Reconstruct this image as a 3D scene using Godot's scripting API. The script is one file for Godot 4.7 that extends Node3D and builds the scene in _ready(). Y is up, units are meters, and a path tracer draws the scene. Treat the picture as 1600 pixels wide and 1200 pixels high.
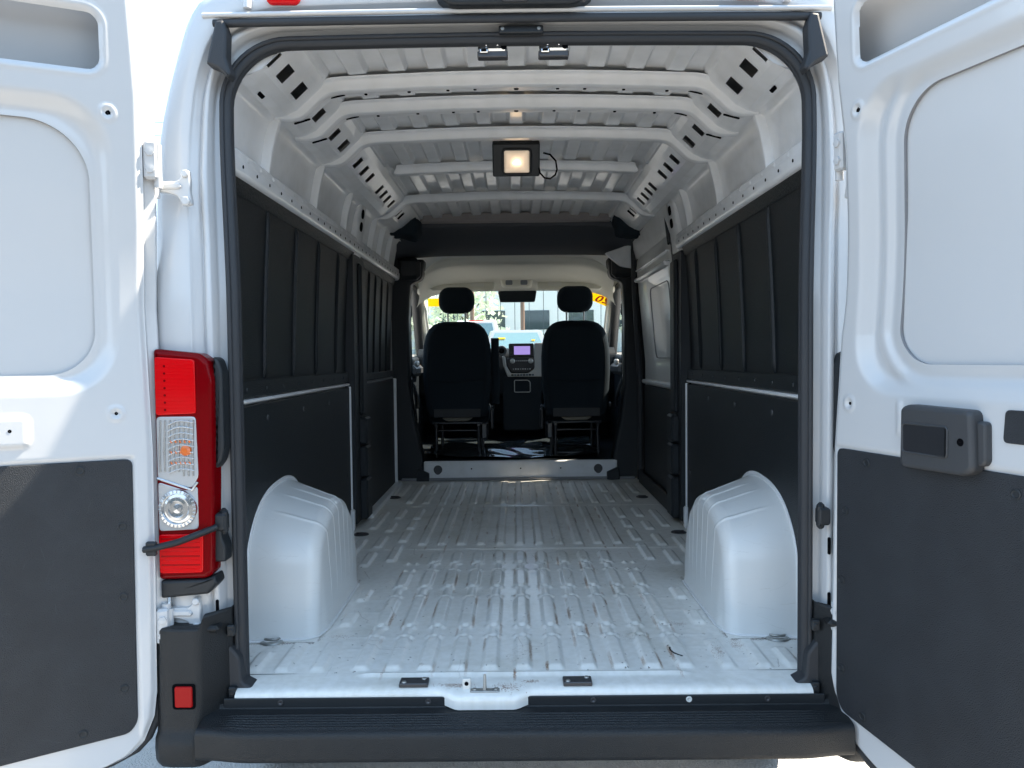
extends Node3D
# Cargo van seen through its open rear doors. World axes: x right, y up from the cargo floor, z towards the viewer.

const VAN := Vector3(0, -0.55, -2.0)

var van: Node3D
var M := {}
var rng := RandomNumberGenerator.new()


# ---------------------------------------------------------------- mesh building
class Mb:
	var v := PackedVector3Array()
	var n := PackedVector3Array()
	var uv := PackedVector2Array()
	var ix := PackedInt32Array()

	func tri(a: Vector3, b: Vector3, c: Vector3) -> void:
		var nn := (c - a).cross(b - a).normalized()
		var k := v.size()
		v.append(a); v.append(b); v.append(c)
		for i in 3:
			n.append(nn)
			uv.append(Vector2.ZERO)
			ix.append(k + i)

	func tri_o(a: Vector3, b: Vector3, c: Vector3, from: Vector3) -> void:
		if (c - a).cross(b - a).dot((a + b + c) / 3.0 - from) < 0.0:
			tri(a, c, b)
		else:
			tri(a, b, c)

	func quad(a: Vector3, b: Vector3, c: Vector3, d: Vector3) -> void:
		tri(a, b, c)
		tri(a, c, d)

	func quad_o(a: Vector3, b: Vector3, c: Vector3, d: Vector3, from: Vector3) -> void:
		tri_o(a, b, c, from)
		tri_o(a, c, d, from)

	# a smooth sheet through rows of points; skip holds row * 100000 + column of cells left out
	func patch(rows: Array, closed := false, skip := {}) -> void:
		var k := v.size()
		var nr := rows.size()
		var nc: int = rows[0].size()
		for r in nr:
			var row: PackedVector3Array = rows[r]
			v.append_array(row)
			for c in nc:
				uv.append(Vector2(float(c) / maxf(1, nc - 1), float(r) / maxf(1, nr - 1)))
		var acc := PackedVector3Array()
		acc.resize(nr * nc)
		var cols := nc if closed else nc - 1
		for r in nr - 1:
			for c in cols:
				if skip.has(r * 100000 + c):
					continue
				var c2 := (c + 1) % nc
				var a := r * nc + c
				var b := r * nc + c2
				var d := (r + 1) * nc + c
				var e := (r + 1) * nc + c2
				var f := (v[k + e] - v[k + a]).cross(v[k + b] - v[k + d])
				acc[a] += f; acc[b] += f; acc[d] += f; acc[e] += f
				ix.append(k + a); ix.append(k + b); ix.append(k + e)
				ix.append(k + a); ix.append(k + e); ix.append(k + d)
		for i in nr * nc:
			n.append(acc[i].normalized() if acc[i].length_squared() > 0.0 else Vector3.UP)

	func box(c: Vector3, s: Vector3, bev := 0.003, B := Basis()) -> void:
		var h := s / 2.0
		bev = minf(bev, minf(h.x, minf(h.y, h.z)) * 0.9)
		var at := func(sx: float, sy: float, sz: float, k: int) -> Vector3:
			var p := Vector3(sx * (h.x - bev), sy * (h.y - bev), sz * (h.z - bev))
			if k == 0: p.x = sx * h.x
			if k == 1: p.y = sy * h.y
			if k == 2: p.z = sz * h.z
			return c + B * p
		for s1 in [-1.0, 1.0]:
			quad_o(at.call(s1, -1, -1, 0), at.call(s1, 1, -1, 0), at.call(s1, 1, 1, 0), at.call(s1, -1, 1, 0), c)
			quad_o(at.call(-1, s1, -1, 1), at.call(1, s1, -1, 1), at.call(1, s1, 1, 1), at.call(-1, s1, 1, 1), c)
			quad_o(at.call(-1, -1, s1, 2), at.call(1, -1, s1, 2), at.call(1, 1, s1, 2), at.call(-1, 1, s1, 2), c)
			for s2 in [-1.0, 1.0]:
				quad_o(at.call(s1, s2, -1, 0), at.call(s1, s2, 1, 0), at.call(s1, s2, 1, 1), at.call(s1, s2, -1, 1), c)
				quad_o(at.call(-1, s1, s2, 1), at.call(1, s1, s2, 1), at.call(1, s1, s2, 2), at.call(-1, s1, s2, 2), c)
				quad_o(at.call(s1, -1, s2, 0), at.call(s1, 1, s2, 0), at.call(s1, 1, s2, 2), at.call(s1, -1, s2, 2), c)
				for s3 in [-1.0, 1.0]:
					tri_o(at.call(s1, s2, s3, 0), at.call(s1, s2, s3, 1), at.call(s1, s2, s3, 2), c)

	func ring(c: Vector3, x: Vector3, y: Vector3, r: float, k: int) -> PackedVector3Array:
		var out := PackedVector3Array()
		for i in k:
			var t := TAU * i / k
			out.append(c + x * cos(t) * r + y * sin(t) * r)
		return out

	# lathe of (radius, height) points about an axis
	func lathe(o: Vector3, axis: Vector3, prof: Array, k := 20) -> void:
		axis = axis.normalized()
		var x := axis.cross(Vector3.UP if absf(axis.y) < 0.9 else Vector3.RIGHT).normalized()
		var y := axis.cross(x)
		for i in prof.size() - 1:
			patch([ring(o + axis * prof[i].y, x, y, prof[i].x, k), ring(o + axis * prof[i + 1].y, x, y, prof[i + 1].x, k)], true)

	func cyl(a: Vector3, b: Vector3, r0: float, r1 := -1.0, k := 16) -> void:
		if r1 < 0.0: r1 = r0
		var l := a.distance_to(b)
		lathe(a, b - a, [Vector2(0.0001, 0), Vector2(r0, 0), Vector2(r1, l), Vector2(0.0001, l)], k)

	# tube along points; rx across, ry along the second frame axis
	func tube(pts: Array, rx: float, ry := -1.0, k := 8, closed := false, up := Vector3.ZERO) -> void:
		if ry < 0.0: ry = rx
		var rows := []
		var m := pts.size()
		var prev := Vector3.ZERO
		for i in m:
			var a: Vector3 = pts[(i - 1 + m) % m] if closed or i > 0 else pts[i]
			var b: Vector3 = pts[(i + 1) % m] if closed or i < m - 1 else pts[i]
			var t := (b - a).normalized()
			var s := up
			if up == Vector3.ZERO:
				s = prev if prev != Vector3.ZERO else (Vector3.UP if absf(t.y) < 0.9 else Vector3.RIGHT)
			s = (s - t * s.dot(t)).normalized()
			prev = s
			var q := t.cross(s)
			var row := PackedVector3Array()
			for j in k:
				var w := TAU * j / k
				row.append(pts[i] + q * cos(w) * rx + s * sin(w) * ry)
			rows.append(row)
		if closed:
			rows.append(rows[0])
		patch(rows, true)
		if not closed:
			for e in [0, m - 1]:
				for j in range(1, k - 1):
					tri_o(rows[e][0], rows[e][j], rows[e][j + 1], pts[1 if e == 0 else m - 2])

	# polygon in the xy plane of xf, from z = 0 to z = d, with a bevel on the far side
	func prism(poly: PackedVector2Array, xf: Transform3D, d: float, bev := 0.0, steps := 1, both := false) -> void:
		var m := poly.size()
		if Geometry2D.is_polygon_clockwise(poly):
			poly = poly.duplicate()
			poly.reverse()
		var inw := PackedVector2Array()
		for i in m:
			var e0 := (poly[i] - poly[(i - 1 + m) % m]).normalized()
			var e1 := (poly[(i + 1) % m] - poly[i]).normalized()
			var q := (Vector2(-e0.y, e0.x) + Vector2(-e1.y, e1.x))
			q = q.normalized()
			var w := maxf(0.4, absf(q.dot(Vector2(-e0.y, e0.x))))
			inw.append(q / w)
		var rows := []
		var add := func(inset: float, z: float) -> void:
			var row := PackedVector3Array()
			for i in m:
				var p := poly[i] + inw[i] * inset
				row.append(xf * Vector3(p.x, p.y, z))
			rows.append(row)
		if both:
			for s in steps:
				var w := PI / 2 * float(s) / steps
				add.call(bev * (1.0 - sin(w)), bev * (1.0 - cos(w)))
			add.call(0.0, bev)
		else:
			add.call(0.0, 0.0)
		add.call(0.0, d - bev)
		if bev > 0.0:
			for s in steps:
				var w := PI / 2 * float(s + 1) / steps
				add.call(bev * (1.0 - cos(w)), d - bev + bev * sin(w))
		if bev > 0.0 and steps > 1:
			patch(rows, true)
		else:
			for r in rows.size() - 1:
				for i in m:
					var i2 := (i + 1) % m
					quad_o(rows[r][i], rows[r][i2], rows[r + 1][i2], rows[r + 1][i], xf * Vector3((poly[i].x + poly[i2].x) / 2 + inw[i].x, (poly[i].y + poly[i2].y) / 2 + inw[i].y, d / 2))
		var tr := Geometry2D.triangulate_polygon(poly)
		for e in [0, rows.size() - 1]:
			var ref: Vector3 = xf * Vector3(0, 0, d / 2)
			var dir: Vector3 = xf.basis.z * (1.0 if e > 0 else -1.0)
			for i in range(0, tr.size(), 3):
				var a: Vector3 = rows[e][tr[i]]
				tri_o(a, rows[e][tr[i + 1]], rows[e][tr[i + 2]], a - dir)

	func mesh(m: Material) -> ArrayMesh:
		var arr := []
		arr.resize(Mesh.ARRAY_MAX)
		arr[Mesh.ARRAY_VERTEX] = v
		arr[Mesh.ARRAY_NORMAL] = n
		arr[Mesh.ARRAY_TEX_UV] = uv
		arr[Mesh.ARRAY_INDEX] = ix
		var am := ArrayMesh.new()
		am.add_surface_from_arrays(Mesh.PRIMITIVE_TRIANGLES, arr)
		am.surface_set_material(0, m)
		return am


func put(called: String, mb: Mb, m: Material, parent: Node3D, label := "") -> MeshInstance3D:
	var o := MeshInstance3D.new()
	o.name = called
	o.mesh = mb.mesh(m)
	if parent == van:
		o.position = -VAN
	if label:
		o.set_meta("label", label)
	parent.add_child(o, true)
	return o


func thing(called: String, label: String, category: String, at: Vector3, group := "") -> Node3D:
	var o := Node3D.new()
	o.name = called
	o.position = at
	add_child(o, true)
	tag(o, label, category, group)
	return o


func tag(o: Node3D, label: String, category: String, group := "") -> void:
	o.set_meta("label", label)
	o.set_meta("category", category)
	if group:
		o.set_meta("group", group)


func rrect(cx: float, cy: float, w: float, h: float, r: float, k := 5) -> PackedVector2Array:
	var out := PackedVector2Array()
	for q in 4:
		var c := Vector2(cx + (w / 2 - r) * [1, -1, -1, 1][q], cy + (h / 2 - r) * [1, 1, -1, -1][q])
		for i in k + 1:
			var t := PI / 2 * (q + float(i) / k)
			out.append(c + Vector2(cos(t), sin(t)) * r)
	return out


func pl(arr: Array) -> PackedVector2Array:
	var out := PackedVector2Array()
	for i in range(0, arr.size(), 2):
		out.append(Vector2(arr[i], arr[i + 1]))
	return out


# rounds the corners of a polygon
func soft(poly: PackedVector2Array, r: float, k := 4) -> PackedVector2Array:
	var out := PackedVector2Array()
	var m := poly.size()
	for i in m:
		var p := poly[i]
		var a := poly[(i - 1 + m) % m] - p
		var b := poly[(i + 1) % m] - p
		var l := minf(r, minf(a.length(), b.length()) * 0.45)
		var pa := p + a.normalized() * l
		var pb := p + b.normalized() * l
		for j in k + 1:
			var t := float(j) / k
			out.append(pa.lerp(p, t).lerp(p.lerp(pb, t), t))
	return out


func dense(poly: PackedVector2Array) -> PackedVector2Array:   # splits long sides
	var out := PackedVector2Array()
	for i in poly.size():
		var a := poly[i]
		var b := poly[(i + 1) % poly.size()]
		var k := maxi(1, int(a.distance_to(b) / 0.03))
		for j in k:
			out.append(a.lerp(b, float(j) / k))
	return out


func tbl(t: Array, x: float) -> float:   # piecewise linear, x falling or rising pairs
	for i in t.size() - 1:
		var a: Array = t[i]
		var b: Array = t[i + 1]
		if (x - a[0]) * (x - b[0]) <= 0.0:
			return lerpf(a[1], b[1], (x - a[0]) / (b[0] - a[0]) if b[0] != a[0] else 0.0)
	return t[0][1] if absf(x - t[0][0]) < absf(x - t[-1][0]) else t[-1][1]


func sm(a: float, b: float, x: float) -> float:
	return smoothstep(a, b, x)


func xf(o: Vector3, x := Vector3.RIGHT, y := Vector3.UP) -> Transform3D:
	x = x.normalized()
	var z := x.cross(y).normalized()
	return Transform3D(Basis(x, z.cross(x), z), o)


# the tail leans forward above the belt line
func lean_at(y: float) -> float:
	var t := maxf(0.0, y - 1.0)
	return 0.13 * (t * t / 0.6 if t < 0.3 else t - 0.15)


func lean(mb: Mb) -> void:
	for i in mb.v.size():
		var y := mb.v[i].y
		if y > 1.0:
			mb.v[i].z -= lean_at(y)
			mb.n[i] = Vector3(mb.n[i].x, mb.n[i].y + (lean_at(y + 0.01) - lean_at(y)) * 100.0 * mb.n[i].z, mb.n[i].z).normalized()


# ---------------------------------------------------------------- materials
func mat(r: float, g: float, b: float, rough: float, metal := 0.0, cc := 0.0) -> StandardMaterial3D:
	var m := StandardMaterial3D.new()
	m.albedo_color = Color(r, g, b).linear_to_srgb()
	m.roughness = rough
	m.metallic = metal
	m.cull_mode = BaseMaterial3D.CULL_DISABLED
	if cc > 0.0:
		m.clearcoat_enabled = true
		m.clearcoat = cc
		m.clearcoat_roughness = 0.08
	return m


func noise_image(size: int, freq: float, oct: int, sd: int, kind := FastNoiseLite.TYPE_SIMPLEX_SMOOTH) -> Image:
	var f := FastNoiseLite.new()
	f.seed = sd
	f.noise_type = kind
	f.frequency = freq
	f.fractal_octaves = oct
	return f.get_seamless_image(size, size)


func grain(m: StandardMaterial3D, tex: Texture2D, scale: float, strength: float) -> void:
	m.normal_enabled = true
	m.normal_texture = tex
	m.normal_scale = strength
	m.uv1_triplanar = true
	m.uv1_scale = Vector3.ONE * scale


func materials() -> void:
	var bump := noise_image(256, 0.12, 3, 3)
	bump.convert(Image.FORMAT_RGBA8)
	bump.bump_map_to_normal_map(6.0)
	var grain_tex := ImageTexture.create_from_image(bump)
	var wave := noise_image(256, 0.012, 2, 8)
	wave.convert(Image.FORMAT_RGBA8)
	wave.bump_map_to_normal_map(10.0)
	var wave_tex := ImageTexture.create_from_image(wave)
	# smudges: brightness of paint and plastic varies a little
	var dirt := noise_image(512, 0.012, 5, 21)
	dirt.convert(Image.FORMAT_RGB8)
	var light := dirt.duplicate()
	var dat: PackedByteArray = dirt.get_data()
	var pale := PackedByteArray()
	pale.resize(dat.size())
	for i in range(0, dat.size(), 3):
		var t := dat[i] / 255.0
		var g := 255.0 - 14.0 * pow(1.0 - t, 2.0)
		pale[i] = int(g); pale[i + 1] = int(g - 1.0); pale[i + 2] = int(g - 3.0 * (1.0 - t))
	light.set_data(512, 512, false, Image.FORMAT_RGB8, pale)
	var pale_tex := ImageTexture.create_from_image(light)
	# scuffs on black plastic: faint pale scratches
	var scuff := Image.create(1024, 1024, false, Image.FORMAT_RGB8)
	scuff.fill(Color(0.60, 0.60, 0.60))
	var cloud := noise_image(1024, 0.006, 4, 5)
	cloud.convert(Image.FORMAT_RGB8)
	var cd: PackedByteArray = cloud.get_data()
	var sc := PackedByteArray()
	sc.resize(cd.size())
	for i in cd.size():
		sc[i] = 156 + cd[i] / 10
	scuff.set_data(1024, 1024, false, Image.FORMAT_RGB8, sc)
	rng.seed = 77
	for k in 190:
		var p := Vector2(rng.randf() * 1024, rng.randf() * 1024)
		var a := rng.randf_range(-0.5, 0.5) + (PI / 2 if rng.randf() < 0.5 else 0.0)
		var l := rng.randf_range(6, 60)
		var al := rng.randf_range(0.10, 0.75)
		for s in int(l):
			var q := p + Vector2(cos(a), sin(a)) * s
			a += rng.randf_range(-0.03, 0.03)
			var x := posmod(int(q.x), 1024)
			var y := posmod(int(q.y), 1024)
			scuff.set_pixel(x, y, scuff.get_pixel(x, y).lerp(Color(1, 1, 0.98), al))
	for k in 260:
		var x := rng.randi_range(2, 1020)
		var y := rng.randi_range(2, 1020)
		scuff.set_pixel(x, y, Color(0.95, 0.95, 0.95))
		scuff.set_pixel(x + 1, y, Color(0.8, 0.8, 0.8))
	var scuff_tex := ImageTexture.create_from_image(scuff)
	var fine := noise_image(1024, 0.22, 3, 14)
	fine.convert(Image.FORMAT_RGBA8)
	fine.bump_map_to_normal_map(5.0)
	var fine_tex := ImageTexture.create_from_image(fine)

	# worn white paint: faint grey scuffs and a few brown spots
	var wimg := Image.create(1024, 1024, false, Image.FORMAT_RGB8)
	wimg.fill(Color(0.97, 0.97, 0.965))
	for k in 150:
		var p := Vector2(rng.randf() * 1024, rng.randf() * 1024)
		var a := rng.randf_range(-0.4, 0.4)
		var al := rng.randf_range(0.06, 0.30)
		var tone := Color(0.55, 0.53, 0.50) if k % 4 else Color(0.50, 0.38, 0.28)
		for q in int(rng.randf_range(8, 90)):
			p += Vector2(cos(a), sin(a))
			a += rng.randf_range(-0.04, 0.04)
			for w in rng.randi_range(1, 3):
				var x := posmod(int(p.x), 1024)
				var y := posmod(int(p.y) + w, 1024)
				wimg.set_pixel(x, y, wimg.get_pixel(x, y).lerp(tone, al * rng.randf()))
	var worn := ImageTexture.create_from_image(wimg)
	M.white = mat(0.60, 0.605, 0.61, 0.26, 0.0, 0.7)          # gloss body paint, greyed to offset the stronger light outside
	grain(M.white, wave_tex, 0.9, 0.03)
	M.inner = mat(0.86, 0.87, 0.875, 0.34, 0.0, 0.4)           # same paint inside, lightened to make up for dim light
	M.inner.albedo_texture = pale_tex
	grain(M.inner, wave_tex, 1.3, 0.12)
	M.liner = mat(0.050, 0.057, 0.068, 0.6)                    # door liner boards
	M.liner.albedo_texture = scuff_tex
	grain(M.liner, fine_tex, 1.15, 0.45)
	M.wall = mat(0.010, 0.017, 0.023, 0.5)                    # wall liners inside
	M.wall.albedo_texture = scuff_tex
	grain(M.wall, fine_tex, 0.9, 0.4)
	M.black = mat(0.014, 0.017, 0.020, 0.5)
	grain(M.black, grain_tex, 22.0, 0.3)
	M.bumper = mat(0.028, 0.031, 0.034, 0.5)
	M.bumper.albedo_texture = scuff_tex
	grain(M.bumper, fine_tex, 1.6, 0.6)
	M.handle = mat(0.048, 0.050, 0.054, 0.5)
	grain(M.handle, grain_tex, 30.0, 0.3)
	M.rubber = mat(0.030, 0.032, 0.036, 0.62)
	grain(M.rubber, grain_tex, 8.0, 0.15)
	M.hole = mat(0.005, 0.005, 0.006, 0.9)  # discs of this black stand in for the shade of open holes
	M.hole.metallic_specular = 0.05
	M.chrome = mat(0.72, 0.73, 0.74, 0.14, 1.0)
	M.zinc = mat(0.42, 0.42, 0.40, 0.45, 0.8)
	grain(M.zinc, grain_tex, 12.0, 0.3)
	M.dark_metal = mat(0.10, 0.10, 0.105, 0.5, 0.7)
	M.red = mat(0.66, 0.0, 0.003, 0.09)
	M.red.metallic_specular = 0.4
	M.deep_red = mat(0.17, 0.0, 0.002, 0.08)
	M.deep_red.metallic_specular = 0.25
	M.reflector = mat(0.36, 0.004, 0.005, 0.25)
	M.reflector.metallic_specular = 0.3
	M.amber = mat(0.75, 0.16, 0.02, 0.2, 0.0, 0.8)
	M.mirror_plastic = mat(0.60, 0.62, 0.64, 0.12, 0.9)
	M.clear_plastic = mat(0.56, 0.57, 0.58, 0.2, 0.35)
	M.headliner = mat(0.72, 0.71, 0.63, 0.85)
	grain(M.headliner, grain_tex, 12.0, 0.3)
	M.fabric = mat(0.024, 0.033, 0.041, 0.9)
	M.fabric.metallic_specular = 0.2
	grain(M.fabric, grain_tex, 20.0, 0.6)
	M.silver = mat(0.42, 0.42, 0.40, 0.35, 0.5)
	M.cab = mat(0.013, 0.018, 0.023, 0.55)
	M.cab.metallic_specular = 0.3
	grain(M.cab, grain_tex, 16.0, 0.3)
	M.screen = mat(0.3, 0.28, 0.4, 0.1)
	M.screen.emission_enabled = true
	M.screen.emission = Color(0.62, 0.52, 0.82)
	M.screen.emission_energy_multiplier = 0.20
	M.lens = mat(0.9, 0.85, 0.78, 0.3)
	M.lens.emission_enabled = true
	M.lens.emission = Color(1.0, 0.90, 0.76)
	M.lens.emission_energy_multiplier = 0.7
	M.glass = mat(0.55, 0.80, 0.78, 0.02)
	M.glass.transparency = BaseMaterial3D.TRANSPARENCY_ALPHA
	M.glass.albedo_color = Color(0.66, 0.86, 0.84, 0.10)
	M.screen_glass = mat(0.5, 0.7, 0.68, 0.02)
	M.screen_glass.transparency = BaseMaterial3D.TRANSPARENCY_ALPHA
	M.screen_glass.albedo_color = Color(0.60, 0.82, 0.80, 0.24)  # pale veil in the glass colour stands in for haze
	M.tint = mat(0.03, 0.05, 0.055, 0.04, 0.0, 0.5)
	M.yellow = mat(0.95, 0.78, 0.02, 0.5)
	M.yellow.backlight_enabled = true
	M.yellow.backlight = Color(1.0, 0.88, 0.08)
	M.sign_red = mat(0.65, 0.04, 0.02, 0.5)
	M.label = mat(0.72, 0.72, 0.68, 0.6)
	M.film = mat(0.035, 0.045, 0.05, 0.13, 0.0, 1.0)
	M.seam = mat(0.26, 0.26, 0.27, 0.6)
	M.shade_grey = mat(0.44, 0.44, 0.44, 0.45)  # grey puts the shade of the door pocket into the skin colour
	M.pane = mat(0.20, 0.34, 0.36, 0.05, 0.2, 0.5)  # sky reflection on the car windows is put into this colour
	M.arch = mat(0.87, 0.87, 0.855, 0.30, 0.0, 0.4)
	M.arch.albedo_texture = worn
	M.arch.uv1_triplanar = true
	M.arch.uv1_scale = Vector3.ONE * 1.3
	M.grain_tex = grain_tex
	M.pale_tex = pale_tex


# ---------------------------------------------------------------- scene
func _ready() -> void:
	var cam := Camera3D.new()
	cam.name = "camera"
	cam.position = Vector3(-0.015, 0.955, 2.2)
	cam.rotation = Vector3(deg_to_rad(-2.05), deg_to_rad(0.24), deg_to_rad(-0.6))
	cam.fov = 53.13
	cam.near = 0.05
	cam.far = 600.0
	add_child(cam)
	cam.current = true

	var sky := ProceduralSkyMaterial.new()
	sky.sky_top_color = Color(0.39, 0.49, 0.60)
	sky.sky_horizon_color = Color(0.65, 0.72, 0.785)
	sky.sky_curve = 0.35
	sky.ground_bottom_color = Color(0.45, 0.43, 0.40)
	sky.ground_horizon_color = Color(0.62, 0.62, 0.60)
	sky.sun_angle_max = 12.0
	var we := WorldEnvironment.new()
	we.name = "daylight"
	var env := Environment.new()
	env.background_mode = Environment.BG_SKY
	env.sky = Sky.new()
	env.sky.sky_material = sky
	env.background_energy_multiplier = 1.0
	env.tonemap_mode = Environment.TONE_MAPPER_LINEAR
	env.tonemap_exposure = 5.2
	env.sdfgi_enabled = true
	env.ssao_enabled = true
	env.ssil_enabled = true
	we.environment = env
	add_child(we)

	var sun := DirectionalLight3D.new()
	sun.name = "sun"
	sun.light_energy = 1.1
	sun.light_color = Color(1.0, 0.95, 0.87)
	sun.light_angular_distance = 0.5
	sun.shadow_enabled = true
	add_child(sun)
	sun.look_at_from_position(Vector3(0.75, 1.0, -0.20) * 10.0, Vector3.ZERO)

	materials()
	ground()
	van = thing("cargo_van", "white high roof cargo van with open rear doors and empty ribbed cargo floor", "van", VAN)
	body_shell()
	rear_frame()
	cargo_floor()
	sill()
	for s in [-1.0, 1.0]:
		wheel_arch(s)
		side_walls(s)
		upper_side(s)
	roof()
	partition()
	cab()
	for s in [-1.0, 1.0]:
		seat(s)
	dashboard()
	rear_door(-1.0)
	rear_door(1.0)
	for s in [-1.0, 1.0]:
		tail_light(s)
	bumper()
	rear_fittings()
	interior_lamp()
	loose_things()
	outside()


# ---------------------------------------------------------------- ground
func ground_y(z: float) -> float:
	return -0.55 + 0.04 * clampf(-6.0 - z, 0.0, 60.0)


func ground() -> void:
	var mb := Mb.new()
	var rows := []
	for z in [300.0, 20.0, 6.0, 0.0, -6.0, -8.0, -20.0, -40.0, -66.0, -68.0, -300.0]:
		var row := PackedVector3Array()
		for x in [-300.0, -40.0, -10.0, 0.0, 10.0, 40.0, 300.0]:
			row.append(Vector3(x, ground_y(z), z))
		rows.append(row)
	mb.patch(rows)
	var m := mat(0.43, 0.42, 0.40, 0.9)
	m.albedo_texture = M.pale_tex
	grain(m, M.grain_tex, 3.0, 0.8)
	var g := put("ground", mb, m, self)
	g.set_meta("kind", "structure")
	tag(g, "pale sunlit concrete car park under and around the van", "ground")


	var ab := Mb.new()  # strip added unseen behind the viewer to cut light bouncing off the ground
	ab.patch([PackedVector3Array([Vector3(-120, -0.546, 2.4), Vector3(120, -0.546, 2.4)]), PackedVector3Array([Vector3(-120, -0.546, 90), Vector3(120, -0.546, 90)])])
	var am := mat(0.09, 0.09, 0.088, 0.9)
	grain(am, M.grain_tex, 5.0, 0.8)
	var lane := put("added_road", ab, am, self)
	lane.set_meta("kind", "structure")
	tag(lane, "unseen dark asphalt strip added behind the viewer to cut light off the ground", "added_road")
	var b := thing("added_building", "unseen dark glazed showroom across the lane behind the viewer", "building", Vector3(0, -0.55, 30))  # added unseen behind the viewer to dim low light on doors and pillars
	var wb := Mb.new()
	wb.box(Vector3(0, 3.6, 6), Vector3(64, 7.2, 12), 0.02)
	put("wall", wb, mat(0.16, 0.17, 0.18, 0.6), b)
	var rb := Mb.new()
	rb.box(Vector3(0, 7.3, 6), Vector3(65, 0.3, 13), 0.02)
	put("roof", rb, mat(0.2, 0.2, 0.2, 0.7), b)
	for i in 12:
		var w := Mb.new()
		w.box(Vector3(-27.5 + i * 5.0, 2.2, -0.03), Vector3(4.2, 3.6, 0.08), 0.01)
		put("window", w, M.tint, b)


# ---------------------------------------------------------------- body
func outer_loop() -> Array:   # half outline (x, y), from the sill up to the roof centre
	return [Vector2(1.015, -0.14), Vector2(1.03, 0.2), Vector2(1.045, 0.6), Vector2(1.05, 1.0), Vector2(1.056, 1.38), Vector2(1.058, 1.55), Vector2(1.042, 1.69), Vector2(1.012, 1.832), Vector2(0.987, 1.941), Vector2(0.959, 2.013), Vector2(0.893, 2.065), Vector2(0.736, 2.092), Vector2(0.42, 2.106), Vector2(0.0, 2.113)]


func body_shell() -> void:
	var mb := Mb.new()
	var half := outer_loop()
	var zs := [-0.03, -0.1, -0.4, -1.2, -2.0, -2.38, -2.6, -3.12, -3.4, -3.8]
	for s in [-1.0, 1.0]:
		var ys: Array = half.duplicate()
		ys.insert(4, Vector2(1.05, 1.03))
		var rows := []
		for z in zs:
			var row := PackedVector3Array()
			for p in ys:
				row.append(Vector3(s * p.x, p.y, z - lean_at(p.y) * (1.0 - sm(0.05, 0.9, -z))))
			rows.append(row)
		var skip := {}
		mb.patch(rows, false, skip)
	# ring that closes the cavity of the walls towards the cab
	var cl := [Vector2(0.92, -0.14), Vector2(0.92, 0.2), Vector2(0.92, 0.6), Vector2(0.92, 1.0), Vector2(0.90, 1.38), Vector2(0.88, 1.5), Vector2(0.86, 1.6), Vector2(0.85, 1.72), Vector2(0.82, 1.80), Vector2(0.77, 1.84), Vector2(0.70, 1.89), Vector2(0.62, 1.92), Vector2(0.4, 1.93), Vector2(0.0, 1.94)]
	for s in [-1.0, 1.0]:
		var r0 := PackedVector3Array()
		var r1 := PackedVector3Array()
		for i in 14:
			r0.append(Vector3(s * half[i].x, half[i].y, -3.79))
			r1.append(Vector3(s * cl[i].x, cl[i].y, -3.79))
		mb.patch([r0, r1])
	# underside
	mb.quad(Vector3(-1.0, -0.15, 0.0), Vector3(1.0, -0.15, 0.0), Vector3(1.0, -0.15, -6.4), Vector3(-1.0, -0.15, -6.4))
	put("body_shell", mb, M.white, van)
	for s in [-1.0, 1.0]:
		for z in [-0.74, -4.75]:
			var w := Mb.new()
			w.lathe(Vector3(s * 0.99, -0.21, z), Vector3(-s, 0, 0), [Vector2(0.001, 0.03), Vector2(0.2, 0.03), Vector2(0.21, 0.0), Vector2(0.31, 0.0), Vector2(0.34, 0.03), Vector2(0.34, 0.18), Vector2(0.3, 0.2), Vector2(0.001, 0.2)], 28)
			put("wheel", w, M.rubber, van)


func inner_loop(k: float) -> Array:   # the opening, pushed out by k; from the left foot over the top to the right foot
	var out := []
	var hx := 0.873 + k
	var top := 1.908 + k
	var r := 0.19 + k * 0.6
	for y in [-0.05, 0.1, 0.3, 0.5, 0.7, 0.9, 1.05, 1.15, 1.2, 1.3, 1.4, 1.5, 1.6, 1.66]:
		out.append(Vector2(-(0.838 + 0.035 * sm(1.05, 1.75, y) + k), y))
	for i in 13:
		var t := PI / 2 * i / 12.0
		out.append(Vector2(-hx + r - r * cos(t), top - r + r * sin(t)))
	for x in [-0.5, -0.35, -0.2, -0.1]:
		out.append(Vector2(x, top + 0.006 * (1.0 - x * x / 0.43)))
	out.append(Vector2(0.0, top + 0.006))
	var m := out.size()
	for i in m - 1:
		out.append(Vector2(-out[m - 2 - i].x, out[m - 2 - i].y))
	return out


func outer_match(p: Vector2) -> Vector2:   # outline point that belongs to a point of the opening
	var half := outer_loop()
	var s := signf(p.x) if p.x != 0.0 else 1.0
	if p.y < 1.70:
		for i in half.size() - 1:
			if p.y >= half[i].y and p.y <= half[i + 1].y:
				return Vector2(s * lerpf(half[i].x, half[i + 1].x, (p.y - half[i].y) / (half[i + 1].y - half[i].y)), p.y)
	if absf(p.x) < 0.69:
		return Vector2(p.x, 2.113 - 0.05 * p.x * p.x)
	# corner: share out the outline between the pillar and the header
	var a := clampf((p.y - 1.70) / (1.914 - 1.70), 0.0, 1.0)
	var b := clampf((0.883 - absf(p.x)) / 0.193, 0.0, 1.0)
	var t := (a + b) / 2.0
	var way := [Vector2(1.04, 1.70), Vector2(1.012, 1.832), Vector2(0.987, 1.941), Vector2(0.959, 2.013), Vector2(0.893, 2.065), Vector2(0.736, 2.092), Vector2(0.69, 2.089)]
	var f := t * 6.0
	var i := mini(int(f), 5)
	var q: Vector2 = way[i].lerp(way[i + 1], f - i)
	return Vector2(s * q.x, q.y)


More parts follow.
